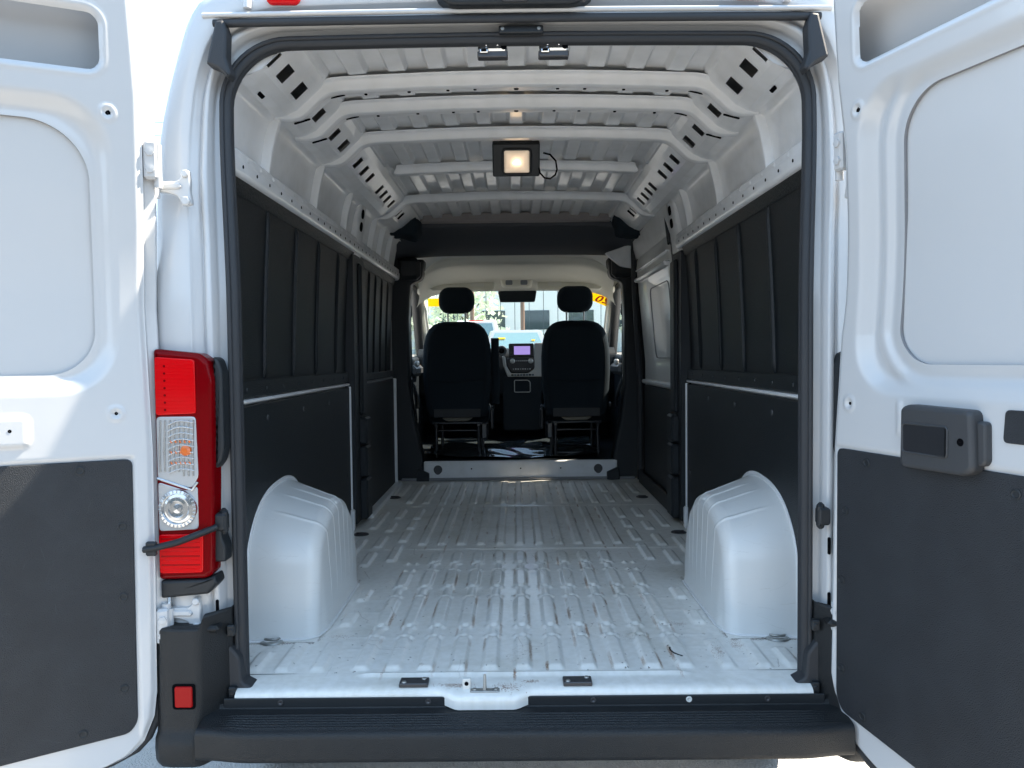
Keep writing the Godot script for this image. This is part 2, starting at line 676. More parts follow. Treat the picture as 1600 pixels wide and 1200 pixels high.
func rear_frame() -> void:
	var loop := inner_loop(0.006)
	# share of the way out, depth; the steps make the drip channels of the door frame
	var prof := [[-0.02, -0.12], [0.0, -0.085], [0.02, -0.062], [0.08, -0.055], [0.15, -0.055], [0.18, -0.048], [0.20, -0.020], [0.24, -0.014], [0.29, -0.016], [0.31, -0.026], [0.34, -0.026], [0.37, -0.012], [0.42, -0.006], [0.445, 0.004], [0.47, 0.010], [0.6, 0.016], [0.8, 0.014], [0.92, 0.004], [0.975, -0.012], [1.0, -0.03]]
	var rows := []
	for q in prof:
		var row := PackedVector3Array()
		for i in loop.size():
			var p: Vector2 = loop[i]
			var o := outer_match(p)
			var c := p.lerp(o, q[0])
			var z: float = q[1]
			# hinge pockets and swages pressed into the pillars
			if absf(c.x) > 0.8:
				var f: float = q[0]
				var bump := sm(0.16, 0.24, f) * (1.0 - sm(0.36, 0.46, f))
				for h in [1.45, 0.98, 0.30]:
					z += 0.010 * bump * (1.0 - sm(0.04, 0.07, absf(c.y - h)))
				z -= 0.006 * sm(0.5, 0.6, f) * (1.0 - sm(0.06, 0.11, absf(c.y - 1.44))) * (1.0 - sm(0.85, 0.95, f))
			row.append(Vector3(c.x, c.y, z))
		rows.append(row)
	# finer along the pillars
	var fine := []
	for row in rows:
		var fr := PackedVector3Array()
		for i in row.size() - 1:
			var steps := 5 if absf(row[i].x) > 0.8 and row[i].y < 1.62 else 1
			for j in steps:
				fr.append(row[i].lerp(row[i + 1], float(j) / steps))
		fr.append(row[row.size() - 1])
		fine.append(fr)
	var mb := Mb.new()
	mb.patch(fine)
	lean(mb)
	put("rear_door_frame", mb, M.white, van)
	# rubber seal: two lobes and a flange
	var seal := []
	for p in inner_loop(0.0):
		seal.append(Vector3(p.x, p.y, -0.052))
	var sb := Mb.new()
	sb.tube(seal, 0.019, 0.017, 10, false, Vector3(0, 0, 1))
	var lip := []
	for p in inner_loop(0.006):
		lip.append(Vector3(p.x, p.y, -0.034))
	sb.tube(lip, 0.007, 0.006, 8, false, Vector3(0, 0, 1))
	var back := []
	for p in inner_loop(-0.012):
		back.append(Vector3(p.x, p.y, -0.062))
	sb.tube(back, 0.008, 0.012, 8, false, Vector3(0, 0, 1))
	lean(sb)
	put("door_seal", sb, M.rubber, van)
	# seal feet, spread on the sill
	for s in [-1.0, 1.0]:
		var f := Mb.new()
		f.prism(soft(pl([-0.026, -0.035, 0.05, -0.035, 0.052, 0.0, 0.02, 0.016, 0.014, 0.09, -0.026, 0.14]), 0.012), Transform3D(Basis(Vector3(-s, 0, 0), Vector3.UP, Vector3(0, 0, 1)), Vector3(s * 0.842, -0.005, -0.062)), 0.055, 0.008, 3)
		put("seal_foot", f, M.rubber, van)
	# upper gutter seal
	var gb := Mb.new()
	var g := []
	for i in 25:
		var x := lerpf(-0.892, 0.892, i / 24.0)
		g.append(Vector3(x, 1.944 + 0.005 * (1.0 - x * x / 0.78), 0.008))
	gb.tube(g, 0.012, 0.0125, 10, false, Vector3(0, 1, 0))
	lean(gb)
	put("gutter_seal", gb, M.rubber, van)
	var wl := Mb.new()
	g = []
	for i in 25:
		var x := lerpf(-0.922, 0.922, i / 24.0)
		g.append(Vector3(x, 1.965 + 0.006 * (1.0 - x * x / 0.85), 0.016))
	wl.tube(g, 0.010, 0.008, 8, false, Vector3(0, 1, 0))
	lean(wl)
	put("roof_lip", wl, M.white, van)
	for s in [-1.0, 1.0]:
		var d := Mb.new()
		var poly := pl([0.824, 1.915, 0.846, 1.912, 0.868, 1.786, 0.845, 1.776, 0.83, 1.768, 0.806, 1.743, 0.797, 1.757, 0.812, 1.80, 0.812, 1.88])
		for i in poly.size():
			poly[i] = Vector2(poly[i].x * 1.04 * s, 0.955 + (poly[i].y - 0.955) * 1.034)
		d.prism(soft(poly, 0.006, 2), xf(Vector3(0, 0, -0.01)), 0.042, 0.008, 2)
		lean(d)
		put("drip_corner", d, M.rubber, van)


# ---------------------------------------------------------------- cargo floor
func rib(x: float, z: float) -> float:
	var ax := absf(x)
	var h := 0.0
	var k := roundi(x / 0.1)
	if absi(k) <= 5:
		var dx := absf(x - k * 0.1)
		if z > -1.56:
			var w := 0.0
			var hh := 0.0
			# long pieces taper to their ends, short ones sit between them
			for q in [[-0.112, -0.385, 0], [-0.392, -0.480, 1], [-0.487, -0.820, 0], [-0.828, -0.944, 1], [-0.951, -1.20, 0], [-1.207, -1.312, 1], [-1.319, -1.525, 0]]:
				if z < q[0] + 0.01 and z > q[1] - 0.01:
					var e := minf(q[0] - z, z - q[1])
					if q[2] == 0:
						w = 0.0135 + 0.0115 * sm(0.0, 0.045, e if q[0] < -0.2 else z - q[1])
						hh = 0.0095 * sm(-0.004, 0.016, e)
					else:
						w = 0.017 - 0.004 * sm(0.0, 0.03, e)
						hh = 0.006 * sm(-0.004, 0.012, e)
			for e in [-0.388, -0.484, -0.824, -0.948, -1.203, -1.316]:
				var dz: float = (z - e) / 0.0135
				var ex := (dx - 0.0195) / 0.0085
				if absf(dz) < 2.5 and absf(ex) < 2.5:
					h += 0.0095 * exp(-dz * dz - ex * ex)
			if absi(k) == 5:
				hh *= sm(-1.16, -1.13, z)
			h += hh * (1.0 - sm(w - 0.006, w + 0.002, dx))
		elif absi(k) <= 5:
			var zz := maxf(sm(-2.64, -2.61, z) * (1.0 - sm(-1.69, -1.66, z)), sm(-3.62, -3.59, z) * (1.0 - sm(-2.77, -2.74, z)))
			h += 0.009 * zz * (1.0 - sm(0.017, 0.024, dx))
	for q in [[0.63, -0.34, -0.112], [0.63, -0.64, -0.50], [0.63, -0.92, -0.78], [0.61, -1.66, -1.36], [0.61, -1.96, -1.74], [0.61, -2.22, -2.04], [0.61, -2.58, -2.30], [0.61, -3.05, -2.78], [0.61, -3.5, -3.15], [0.74, -0.335, -0.112], [0.72, -1.52, -1.28], [0.72, -1.86, -1.62], [0.72, -2.18, -1.98], [0.72, -2.56, -2.32], [0.72, -3.5, -2.80], [0.83, -0.26, -0.112], [0.82, -1.8, -1.3], [0.82, -2.5, -2.05], [0.82, -3.5, -3.1]]:
		var dx := absf(ax - q[0])
		if dx < 0.04:
			h = maxf(h, 0.0095 * sm(q[1] - 0.012, q[1] + 0.012, z) * (1.0 - sm(q[2] - 0.012, q[2] + 0.012, z)) * (1.0 - sm(0.016, 0.026, dx)))
	for zz in [-1.595, -2.69]:
		h += 0.003 * (1.0 - sm(0.006, 0.018, absf(z - zz)))
	# pressed fields beside the wheel arches
	for q in [[0.575, -0.34, 0.065, 0.055], [0.56, -0.72, 0.05, 0.07]]:
		var d := maxf(absf(ax - q[0]) - q[2], absf(z - q[1]) - q[3])
		h += 0.0025 * (1.0 - sm(0.0, 0.008, absf(d)))
	return h


func floor_texture() -> ImageTexture:
	var w := 1024
	var hgt := 2048
	var img := Image.create(w, hgt, false, Image.FORMAT_RGB8)
	var a := noise_image(1024, 0.004, 5, 31)
	var b := noise_image(1024, 0.05, 3, 32)
	a.convert(Image.FORMAT_L8)
	b.convert(Image.FORMAT_L8)
	var da: PackedByteArray = a.get_data()
	var db: PackedByteArray = b.get_data()
	var out := PackedByteArray()
	out.resize(w * hgt * 3)
	var o := 0
	for y in hgt:
		var zf := float(y) / hgt          # 0 at the cab, 1 at the sill
		var grime := 16.0 * (1.0 - sm(0.3, 0.8, zf)) + 5.0
		var ya := (y % 1024) * 1024
		for x in w:
			var p := da[ya + x] / 255.0
			var q := db[ya + x] / 255.0
			var d := grime * p + 16.0 * (q - 0.5) + 20.0 * maxf(0.0, p - 0.62) * 2.0
			out[o] = clampi(int(250.0 - d), 0, 255)
			out[o + 1] = clampi(int(248.0 - d * 1.05), 0, 255)
			out[o + 2] = clampi(int(243.0 - d * 1.25), 0, 255)
			o += 3
	img.set_data(w, hgt, false, Image.FORMAT_RGB8, out)
	rng.seed = 5
	var mark := func(x: float, z: float, c: Color, al: float) -> void:
		var px := int((x + 0.95) / 1.9 * 1024.0)
		var py := int((z + 3.75) / 3.8 * 2048.0)
		if px >= 0 and py >= 0 and px < 1024 and py < 2048:
			img.set_pixel(px, py, img.get_pixel(px, py).lerp(c, al))
	# rust and grit along the rib edges
	for k in range(-5, 6):
		for e in [-1.0, 1.0]:
			var z := -3.6
			while z < -0.12:
				var l := rng.randf_range(0.04, 0.22)
				var heavy := rng.randf()
				var near: float = 0.5 + 0.5 * (1.0 if k > 0 else 0.55)
				if heavy < 0.55 * near:
					var al := rng.randf_range(0.15, 0.75) * near * (1.0 if heavy < 0.25 else 0.5)
					var zz := z
					while zz < z + l:
						var f := sin(PI * (zz - z) / l)
						for j in 6:
							mark.call(k * 0.1 + e * (0.0245 + rng.randf_range(-0.003, 0.0055)), zz, Color(0.42, 0.23, 0.11), al * f * rng.randf_range(0.3, 1.0))
						zz += 0.0016
				z += l + rng.randf_range(0.02, 0.14)
	# grime against the arches and the walls
	for s in [-1.0, 1.0]:
		for i in 1500:
			var z := rng.randf_range(-1.08, -0.36)
			mark.call(s * (0.695 - absf(rng.randfn(0.0, 0.006))), z, Color(0.32, 0.24, 0.18), rng.randf_range(0.2, 0.8) * (1.0 if s > 0 else 0.6))
		for i in 1600:
			mark.call(s * rng.randf_range(0.70, 0.93), -0.352 + absf(rng.randfn(0.0, 0.008)), Color(0.30, 0.22, 0.16), rng.randf_range(0.2, 0.7))
		for i in 900:
			var t := rng.randf() * TAU
			mark.call(s * 0.85 + cos(t) * rng.randf_range(0.03, 0.045), -0.362 + sin(t) * rng.randf_range(0.025, 0.04), Color(0.28, 0.22, 0.18), 0.5)
	# rusty chips round the latch and by the right-hand arch
	for q in [[-0.20, -0.012, 0.05, 0.012, 260], [-0.05, 0.0, 0.04, 0.02, 240], [0.02, -0.03, 0.03, 0.010, 120], [0.70, -0.30, 0.02, 0.05, 200], [0.625, -0.22, 0.02, 0.05, 160], [0.88, -0.345, 0.05, 0.008, 260], [0.56, -0.50, 0.03, 0.02, 80], [-0.62, -0.40, 0.05, 0.02, 90]]:
		for i in q[4]:
			mark.call(q[0] + rng.randfn(0.0, 0.5) * q[2], q[1] + rng.randfn(0.0, 0.5) * q[3], Color(0.38, 0.20, 0.11), rng.randf_range(0.2, 0.8))
	# chips, specks and scratches
	for i in 700:
		var x := rng.randf_range(-0.9, 0.9)
		var z := -0.1 - 3.5 * pow(rng.randf(), 1.5)
		var r := rng.randi_range(1, 3)
		var c := Color(0.22, 0.17, 0.14) if rng.randf() < 0.7 else Color(0.1, 0.1, 0.1)
		var al := rng.randf_range(0.25, 0.85)
		for j in r * r:
			mark.call(x + rng.randf_range(-0.001, 0.001) * r, z + rng.randf_range(-0.001, 0.001) * r, c, al)
	for i in 260:
		var x := rng.randf_range(-0.85, 0.85)
		var z := rng.randf_range(-3.4, -0.1)
		var t := rng.randf_range(-0.4, 0.4) + (PI / 2 if rng.randf() < 0.7 else 0.0)
		var l := rng.randf_range(0.02, 0.16)
		var c := Color(0.93, 0.93, 0.92) if rng.randf() < 0.6 else Color(0.40, 0.34, 0.30)
		var al := rng.randf_range(0.1, 0.45)
		var d := 0.0
		while d < l:
			mark.call(x + cos(t) * d, z + sin(t) * d, c, al)
			t += rng.randf_range(-0.02, 0.02)
			d += 0.0016
	# brown stains in the middle
	for i in 34:
		var c := Vector2(rng.randf_range(-0.2, 0.35), rng.randf_range(-2.9, -1.5)) if i < 22 else Vector2(rng.randf_range(-0.7, 0.8), rng.randf_range(-1.4, -0.12))
		var rr := rng.randf_range(0.008, 0.05)
		for j in int(rr * 12000.0):
			var t := rng.randf() * TAU
			var q := sqrt(rng.randf()) * rr
			mark.call(c.x + cos(t) * q * 0.7, c.y + sin(t) * q, Color(0.40, 0.33, 0.26), 0.22 * rng.randf())
	return ImageTexture.create_from_image(img)


func cargo_floor() -> void:
	var mb := Mb.new()
	var rows := []
	var z := -0.095
	while z > -3.72:
		var row := PackedVector3Array()
		for i in 321:
			var x := -0.93 + 1.86 * i / 320.0
			row.append(Vector3(x, rib(x, z), z))
		rows.append(row)
		z -= 0.0085
	mb.patch(rows)
	for i in mb.v.size():
		mb.uv[i] = Vector2((mb.v[i].x + 0.95) / 1.9, (mb.v[i].z + 3.75) / 3.8)
	M.floor = mat(0.92, 0.92, 0.91, 0.32, 0.0, 0.3)
	M.floor.albedo_texture = floor_texture()
	M.floor.uv1_triplanar = false
	var f := put("cargo_floor", mb, M.floor, van)
	# recessed lashing rings
	for q in [[-0.845, -0.362], [0.858, -0.356], [-0.856, -1.92], [0.855, -1.90], [-0.843, -3.0], [0.83, -2.94]]:
		var r := Mb.new()
		r.lathe(Vector3(q[0], 0.001, q[1]), Vector3.UP, [Vector2(0.001, 0.002), Vector2(0.022, 0.002), Vector2(0.03, 0.007), Vector2(0.038, 0.005), Vector2(0.042, 0.0)], 24)
		var pts := []
		for i in 18:
			var t := TAU * i / 18.0
			pts.append(Vector3(q[0] + cos(t) * 0.024, 0.010 + 0.004 * sin(t), q[1] + sin(t) * 0.019))
		r.tube(pts, 0.0042, 0.0042, 6, true)
		put("lashing_ring", r, M.zinc if q[1] > -1 else M.dark_metal, f)


func sill() -> void:
	var mb := Mb.new()
	var rows := []
	var prof := [[-0.096, 0.0], [-0.088, 0.0005], [-0.083, 0.007], [-0.076, 0.007], [-0.070, 0.0005], [-0.055, -0.001], [-0.03, -0.0015], [-0.012, -0.002], [0.0, -0.004], [0.010, -0.008], [0.017, -0.014], [0.020, -0.022], [0.020, -0.045]]
	for q in prof:
		var row := PackedVector3Array()
		for i in 161:
			var x := -0.835 + 1.67 * i / 160.0
			var mid := sm(-0.245, -0.185, x) * (1.0 - sm(-0.03, 0.03, x))
			var out := mid * sm(-0.04, 0.01, q[0])
			var y: float = q[1]
			if absf(q[0] + 0.079) < 0.006:
				y -= 0.007 * sm(0.46, 0.52, absf(x))
			row.append(Vector3(x, y - 0.006 * out - 0.002 * sm(0.6, 0.8, absf(x)), q[0] + 0.026 * out))
		rows.append(row)
	mb.patch(rows)
	for i in mb.v.size():
		mb.uv[i] = Vector2((mb.v[i].x + 0.95) / 1.9, (mb.v[i].z + 3.75) / 3.8)
	var s := put("door_sill", mb, M.floor, van)
	for x in [-0.32, 0.158]:
		var p := Mb.new()
		p.box(Vector3(x, 0.003, -0.018), Vector3(0.084, 0.012, 0.046), 0.002)
		var pp := put("striker_plate", p, M.dark_metal, s)
		var b := Mb.new()
		b.lathe(Vector3(x - 0.028, 0.009, -0.006), Vector3.UP, [Vector2(0.0075, 0.0), Vector2(0.006, 0.003), Vector2(0.0005, 0.0035)], 10)
		put("bolt", b, M.zinc, s)
		var b2 := Mb.new()
		b2.lathe(Vector3(x + 0.028, 0.009, -0.03), Vector3.UP, [Vector2(0.0075, 0.0), Vector2(0.006, 0.003), Vector2(0.0005, 0.0035)], 10)
		put("bolt", b2, M.zinc, s)
	var bl := Mb.new()
	bl.box(Vector3(-0.165, 0.008, 0.004), Vector3(0.024, 0.032, 0.012), 0.002)
	put("striker_block", bl, M.label, s)
	var bh := Mb.new()
	bh.cyl(Vector3(-0.165, 0.010, 0.009), Vector3(-0.165, 0.010, 0.0115), 0.006)
	put("block_hole", bh, M.hole, s)
	var pin := Mb.new()
	pin.cyl(Vector3(-0.112, -0.008, 0.016), Vector3(-0.112, 0.036, 0.008), 0.0055, 0.004, 10)
	pin.box(Vector3(-0.112, -0.007, 0.016), Vector3(0.085, 0.004, 0.022), 0.0015)
	pin.lathe(Vector3(-0.141, -0.006, 0.014), Vector3.UP, [Vector2(0.007, 0), Vector2(0.006, 0.004), Vector2(0.0005, 0.005)], 8)
	pin.lathe(Vector3(-0.08, -0.006, 0.014), Vector3.UP, [Vector2(0.007, 0), Vector2(0.006, 0.004), Vector2(0.0005, 0.005)], 8)
	put("striker_pin", pin, M.zinc, s)


func wheel_arch(s: float) -> void:
	# profile along z: outer (at the wall) and inner (towards the aisle) heights
	var wall := [Vector2(-0.345, 0.0), Vector2(-0.355, 0.14), Vector2(-0.372, 0.28), Vector2(-0.42, 0.36), Vector2(-0.50, 0.425), Vector2(-0.60, 0.463), Vector2(-0.72, 0.478), Vector2(-0.84, 0.478), Vector2(-0.95, 0.45), Vector2(-1.04, 0.38), Vector2(-1.11, 0.26), Vector2(-1.14, 0.12), Vector2(-1.15, 0.0)]
	var inn := [Vector2(-0.375, 0.0), Vector2(-0.385, 0.14), Vector2(-0.405, 0.27), Vector2(-0.45, 0.335), Vector2(-0.52, 0.378), Vector2(-0.61, 0.405), Vector2(-0.72, 0.415), Vector2(-0.82, 0.405), Vector2(-0.90, 0.37), Vector2(-0.97, 0.31), Vector2(-1.03, 0.21), Vector2(-1.06, 0.1), Vector2(-1.07, 0.0)]
	var cw := Curve2D.new()
	var ci := Curve2D.new()
	for c in [[cw, wall], [ci, inn]]:
		var p: Array = c[1]
		for i in p.size():
			var t: Vector2 = (p[mini(i + 1, p.size() - 1)] - p[maxi(i - 1, 0)]) / 6.0
			c[0].add_point(p[i], -t, t)
	var rows := []
	var n := 420
	for i in n + 1:
		var f := float(i) / n
		var a := cw.sample_baked(f * cw.get_baked_length(), true)
		var b := ci.sample_baked(f * ci.get_baked_length(), true)
		# raised beads that run over the crown
		var bead := 0.0
		for q in [0.335, 0.43, 0.50, 0.57, 0.64, 0.715]:
			bead = maxf(bead, exp(-pow((f - q) / 0.0045, 2.0)))
		var centre := Vector2(-0.74, 0.05)
		var row := PackedVector3Array()
		var foot := Vector2(lerpf(b.x, -0.72, 0.0), 0.0)
		var m := 26
		for j in m + 1:
			var t := float(j) / m
			var x: float
			var q2: Vector2
			if t < 0.4:
				var u := t / 0.4
				x = lerpf(0.932, 0.745, u)
				q2 = a.lerp(b, u * 0.9)
			elif t < 0.7:
				var u := (t - 0.4) / 0.3 * PI / 2
				x = 0.745 - 0.05 * sin(u)
				q2 = a.lerp(b, 0.9 + 0.1 * sin(u))
				q2 = q2.lerp(centre, 0.13 * (1.0 - cos(u)))
			else:
				var u := (t - 0.7) / 0.3
				x = 0.695 - 0.012 * u
				q2 = b.lerp(centre, 0.13)
				var low := Vector2(lerpf(centre.x, q2.x, 0.86), 0.0)
				q2 = q2.lerp(low, u) if b.y > 0.02 else Vector2(q2.x, 0.0)
			var bd := bead * sm(0.12, 0.2, t) * (1.0 - sm(0.86, 0.95, t))
			var dir := (q2 - centre).normalized()
			q2 += dir * 0.0042 * bd * (1.0 - sm(0.5, 0.68, t))
			x -= 0.0018 * bd * sm(0.5, 0.68, t)
			row.append(Vector3(s * x, q2.y, q2.x))
		rows.append(row)
	var mb := Mb.new()
	mb.patch(rows)
	var wa := put("wheel_arch", mb, M.arch, van)
	# welded flange and sealer where the arch meets the wall and the floor
	var fl := Mb.new()
	var sp := []
	for i in 41:
		var p := cw.sample_baked(i / 40.0 * cw.get_baked_length(), true)
		sp.append(Vector3(s * 0.927, maxf(p.y, 0.006) + 0.004, p.x))
	fl.tube(sp, 0.010, 0.004, 6, false, Vector3(s, 0, 0))
	put("arch_flange", fl, M.inner, wa)
	var sl := Mb.new()
	sl.tube([Vector3(s * 0.93, 0.004, -0.343), Vector3(s * 0.74, 0.004, -0.372), Vector3(s * 0.70, 0.004, -0.40), Vector3(s * 0.684, 0.004, -0.47), Vector3(s * 0.682, 0.004, -0.74), Vector3(s * 0.685, 0.004, -1.0)], 0.008, 0.005, 6)
	put("sealer_bead", sl, M.inner, wa)


# ---------------------------------------------------------------- side walls
func ribbed(s: float, z0: float, z1: float, y0: float, y1: float, x: float, x_top: float, beads: Array) -> Mb:
	var zs := []
	var z := z0
	while z > z1:
		zs.append(z)
		z -= 0.02
	zs.append(z1)
	for b in beads:
		for d in [-0.017, -0.011, -0.006, 0.0, 0.006, 0.011, 0.017]:
			zs.append(b + d)
	zs.sort()
	var rows := []
	for i in 25:
		var t := i / 24.0
		var y := lerpf(y0, y1, t)
		var row := PackedVector3Array()
		for q in zs:
			var h := 0.0
			for b in beads:
				h = maxf(h, 1.0 - sm(0.005, 0.014, absf(q - b)))
			var e := sm(0.0, 0.06, t) * (1.0 - sm(0.94, 1.0, t))
			row.append(Vector3(s * (lerpf(x, x_top, t) - 0.012 * h * e + 0.004 * sin(t * PI)), y, q))
		rows.append(row)
	var mb := Mb.new()
	mb.patch(rows)
	return mb


func flat_panel(s: float, poly: PackedVector2Array, x: float, d: float, m: Material, called: String, label := "") -> Node3D:
	# polygon in (z, y) on the wall at x, proud by d towards the aisle
	var mb := Mb.new()
	var t := Transform3D(Basis(Vector3(0, 0, 1), Vector3.UP, Vector3(-s, 0, 0)), Vector3(s * x, 0, 0))
	mb.prism(poly, t, d, minf(0.004, d * 0.5), 1)
	return put(called, mb, m, van, label)


func side_walls(s: float) -> void:
	var zb := -2.02        # rear bay ends at the pillar
	# steel wall behind everything (keeps the cavity dark)
	var bk := Mb.new()
	var zend := -2.3 if s > 0 else -3.74
	bk.quad(Vector3(s * 0.962, 0.0, -0.06), Vector3(s * 0.962, 1.56, -0.10), Vector3(s * 0.962, 1.56, zend), Vector3(s * 0.962, 0.0, zend))
	put("inner_side_panel", bk, M.inner, van)
	# rear bay
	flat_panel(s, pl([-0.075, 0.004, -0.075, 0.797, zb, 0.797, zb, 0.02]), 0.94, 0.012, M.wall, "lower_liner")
	var st := flat_panel(s, pl([-0.075, 0.804, -0.075, 0.817, zb, 0.817, zb, 0.804]), 0.945, 0.020, M.inner, "white_ledge")
	flat_panel(s, soft(pl([-0.075, 0.822, -0.075, 0.885, zb + 0.02, 0.878, zb + 0.02, 0.822]), 0.008), 0.95, 0.022, M.wall, "panel_rail")
	var beads := [-0.27, -0.652, -1.025, -1.39, -1.782]
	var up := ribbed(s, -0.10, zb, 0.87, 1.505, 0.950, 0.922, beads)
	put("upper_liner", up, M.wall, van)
	# underside of the rail, its shade put into the black colour
	var us := Mb.new()
	var ue := zb if s > 0 else -3.56
	us.patch([PackedVector3Array([Vector3(s * 0.930, 1.496, -0.12), Vector3(s * 0.930, 1.496, ue)]), PackedVector3Array([Vector3(s * 0.916, 1.498, -0.12), Vector3(s * 0.916, 1.498, ue)]), PackedVector3Array([Vector3(s * 0.903, 1.5425, -0.12), Vector3(s * 0.903, 1.5425, ue)])])
	put("rail_underside", us, M.wall, van)
	# fixings of the lower liner
	for q in [[-0.16, 0.70], [-0.16, 0.30], [-0.62, 0.74], [-1.10, 0.74], [-1.55, 0.74], [-1.94, 0.70], [-1.94, 0.32]]:
		var b := Mb.new()
		b.lathe(Vector3(s * 0.9275, q[1], q[0]), Vector3(-s, 0, 0), [Vector2(0.012, 0), Vector2(0.010, 0.003), Vector2(0.006, 0.004), Vector2(0.0005, 0.003)], 12)
		put("liner_plug", b, M.handle, st)
	# screws of the lower rail
	for i in 9:
		var z := -0.2 - i * 0.21
		var b := Mb.new()
		b.lathe(Vector3(s * 0.928, 0.85, z), Vector3(-s, 0, 0), [Vector2(0.009, 0), Vector2(0.007, 0.003), Vector2(0.0005, 0.004)], 10)
		put("screw", b, M.black, st)
	# white rail with punched holes
	var rail := Mb.new()
	var rows := []
	var rz := [-0.12, -0.5, -1.0, -1.5, -2.0, -2.1] if s > 0 else [-0.12, -0.5, -1.0, -1.5, -2.1, -2.7, -3.2, -3.66]
	for p in [[0.9249, 1.5396], [0.9006, 1.5427], [0.8911, 1.548], [0.8858, 1.5607], [0.8837, 1.5861], [0.8858, 1.5945], [0.89, 1.6019], [0.8889, 1.6178], [0.8932, 1.6252], [0.9302, 1.6326]]:
		var row := PackedVector3Array()
		for z in rz:
			row.append(Vector3(s * p[0], p[1], z))
		rows.append(row)
	rail.patch(rows)
	var rl := put("side_rail", rail, M.inner, van)
	var z := -0.16
	while z > (-2.05 if s > 0 else -3.6):
		var h := Mb.new()
		h.cyl(Vector3(s * 0.887, 1.5745, z), Vector3(s * 0.8832, 1.5745, z), 0.006, -1.0, 8)
		put("rail_hole", h, M.hole, rl)
		var d := Mb.new()
		d.lathe(Vector3(s * 0.890, 1.611, z - 0.06), Vector3(-s, 0.1, 0), [Vector2(0.012, -0.001), Vector2(0.008, 0.002), Vector2(0.0005, 0.003)], 8)
		put("rail_dimple", d, M.inner, rl)
		z -= 0.135 if z > -1.2 else 0.11
	# trim of the middle pillar
	var pz0 := -2.03
	var pz1 := -2.36 if s < 0 else -2.28
	flat_panel(s, soft(pl([pz0, 0.03, pz0 - 0.01, 0.3, pz0, 0.62, pz0, 1.53, pz1, 1.53, pz1, 0.62, pz1 - 0.05, 0.5, pz1 - 0.04, 0.3, pz1, 0.03]), 0.02), 0.955, 0.055, M.black, "pillar_trim")
	var pr := Mb.new()
	for y in [[0.03, 0.27], [0.275, 0.455], [0.46, 0.62]]:
		pr.box(Vector3(s * 0.885, (y[0] + y[1]) / 2, (pz0 + pz1) / 2 - 0.02), Vector3(0.05, y[1] - y[0] - 0.004, 0.14), 0.012)
	pr.box(Vector3(s * 0.893, 1.06, (pz0 + pz1) / 2 - 0.02), Vector3(0.03, 0.86, 0.12), 0.012)
	put("pillar_cover", pr, M.black, van)
	var ws := Mb.new()
	ws.box(Vector3(s * 0.93, 0.40, pz0 + 0.008), Vector3(0.02, 0.80, 0.016), 0.004)
	ws.box(Vector3(s * 0.92, 0.06, pz0 + 0.02), Vector3(0.025, 0.12, 0.04), 0.008)
	put("white_flange", ws, M.inner, van)
	if s < 0:
		var f0 := -2.40
		var f1 := -3.56
		flat_panel(s, pl([f0, 0.004, f0, 0.80, f1, 0.80, f1, 0.004]), 0.94, 0.012, M.wall, "lower_liner")
		put("upper_liner", ribbed(s, f0, f1, 0.84, 1.505, 0.950, 0.922, [-2.62, -2.84, -3.08, -3.32]), M.wall, van)
		flat_panel(s, soft(pl([f0, 0.815, f0, 0.86, f1, 0.86, f1, 0.815]), 0.008), 0.95, 0.024, M.wall, "panel_rail")
		var fl := Mb.new()
		fl.box(Vector3(-0.925, 0.40, -3.575), Vector3(0.03, 0.80, 0.022), 0.005)
		put("white_flange", fl, M.inner, van)
		var ft := Mb.new()
		ft.box(Vector3(-0.90, 0.008, -2.95), Vector3(0.06, 0.03, 1.2), 0.01)
		put("floor_edge", ft, M.inner, van)
	else:
		sliding_door()


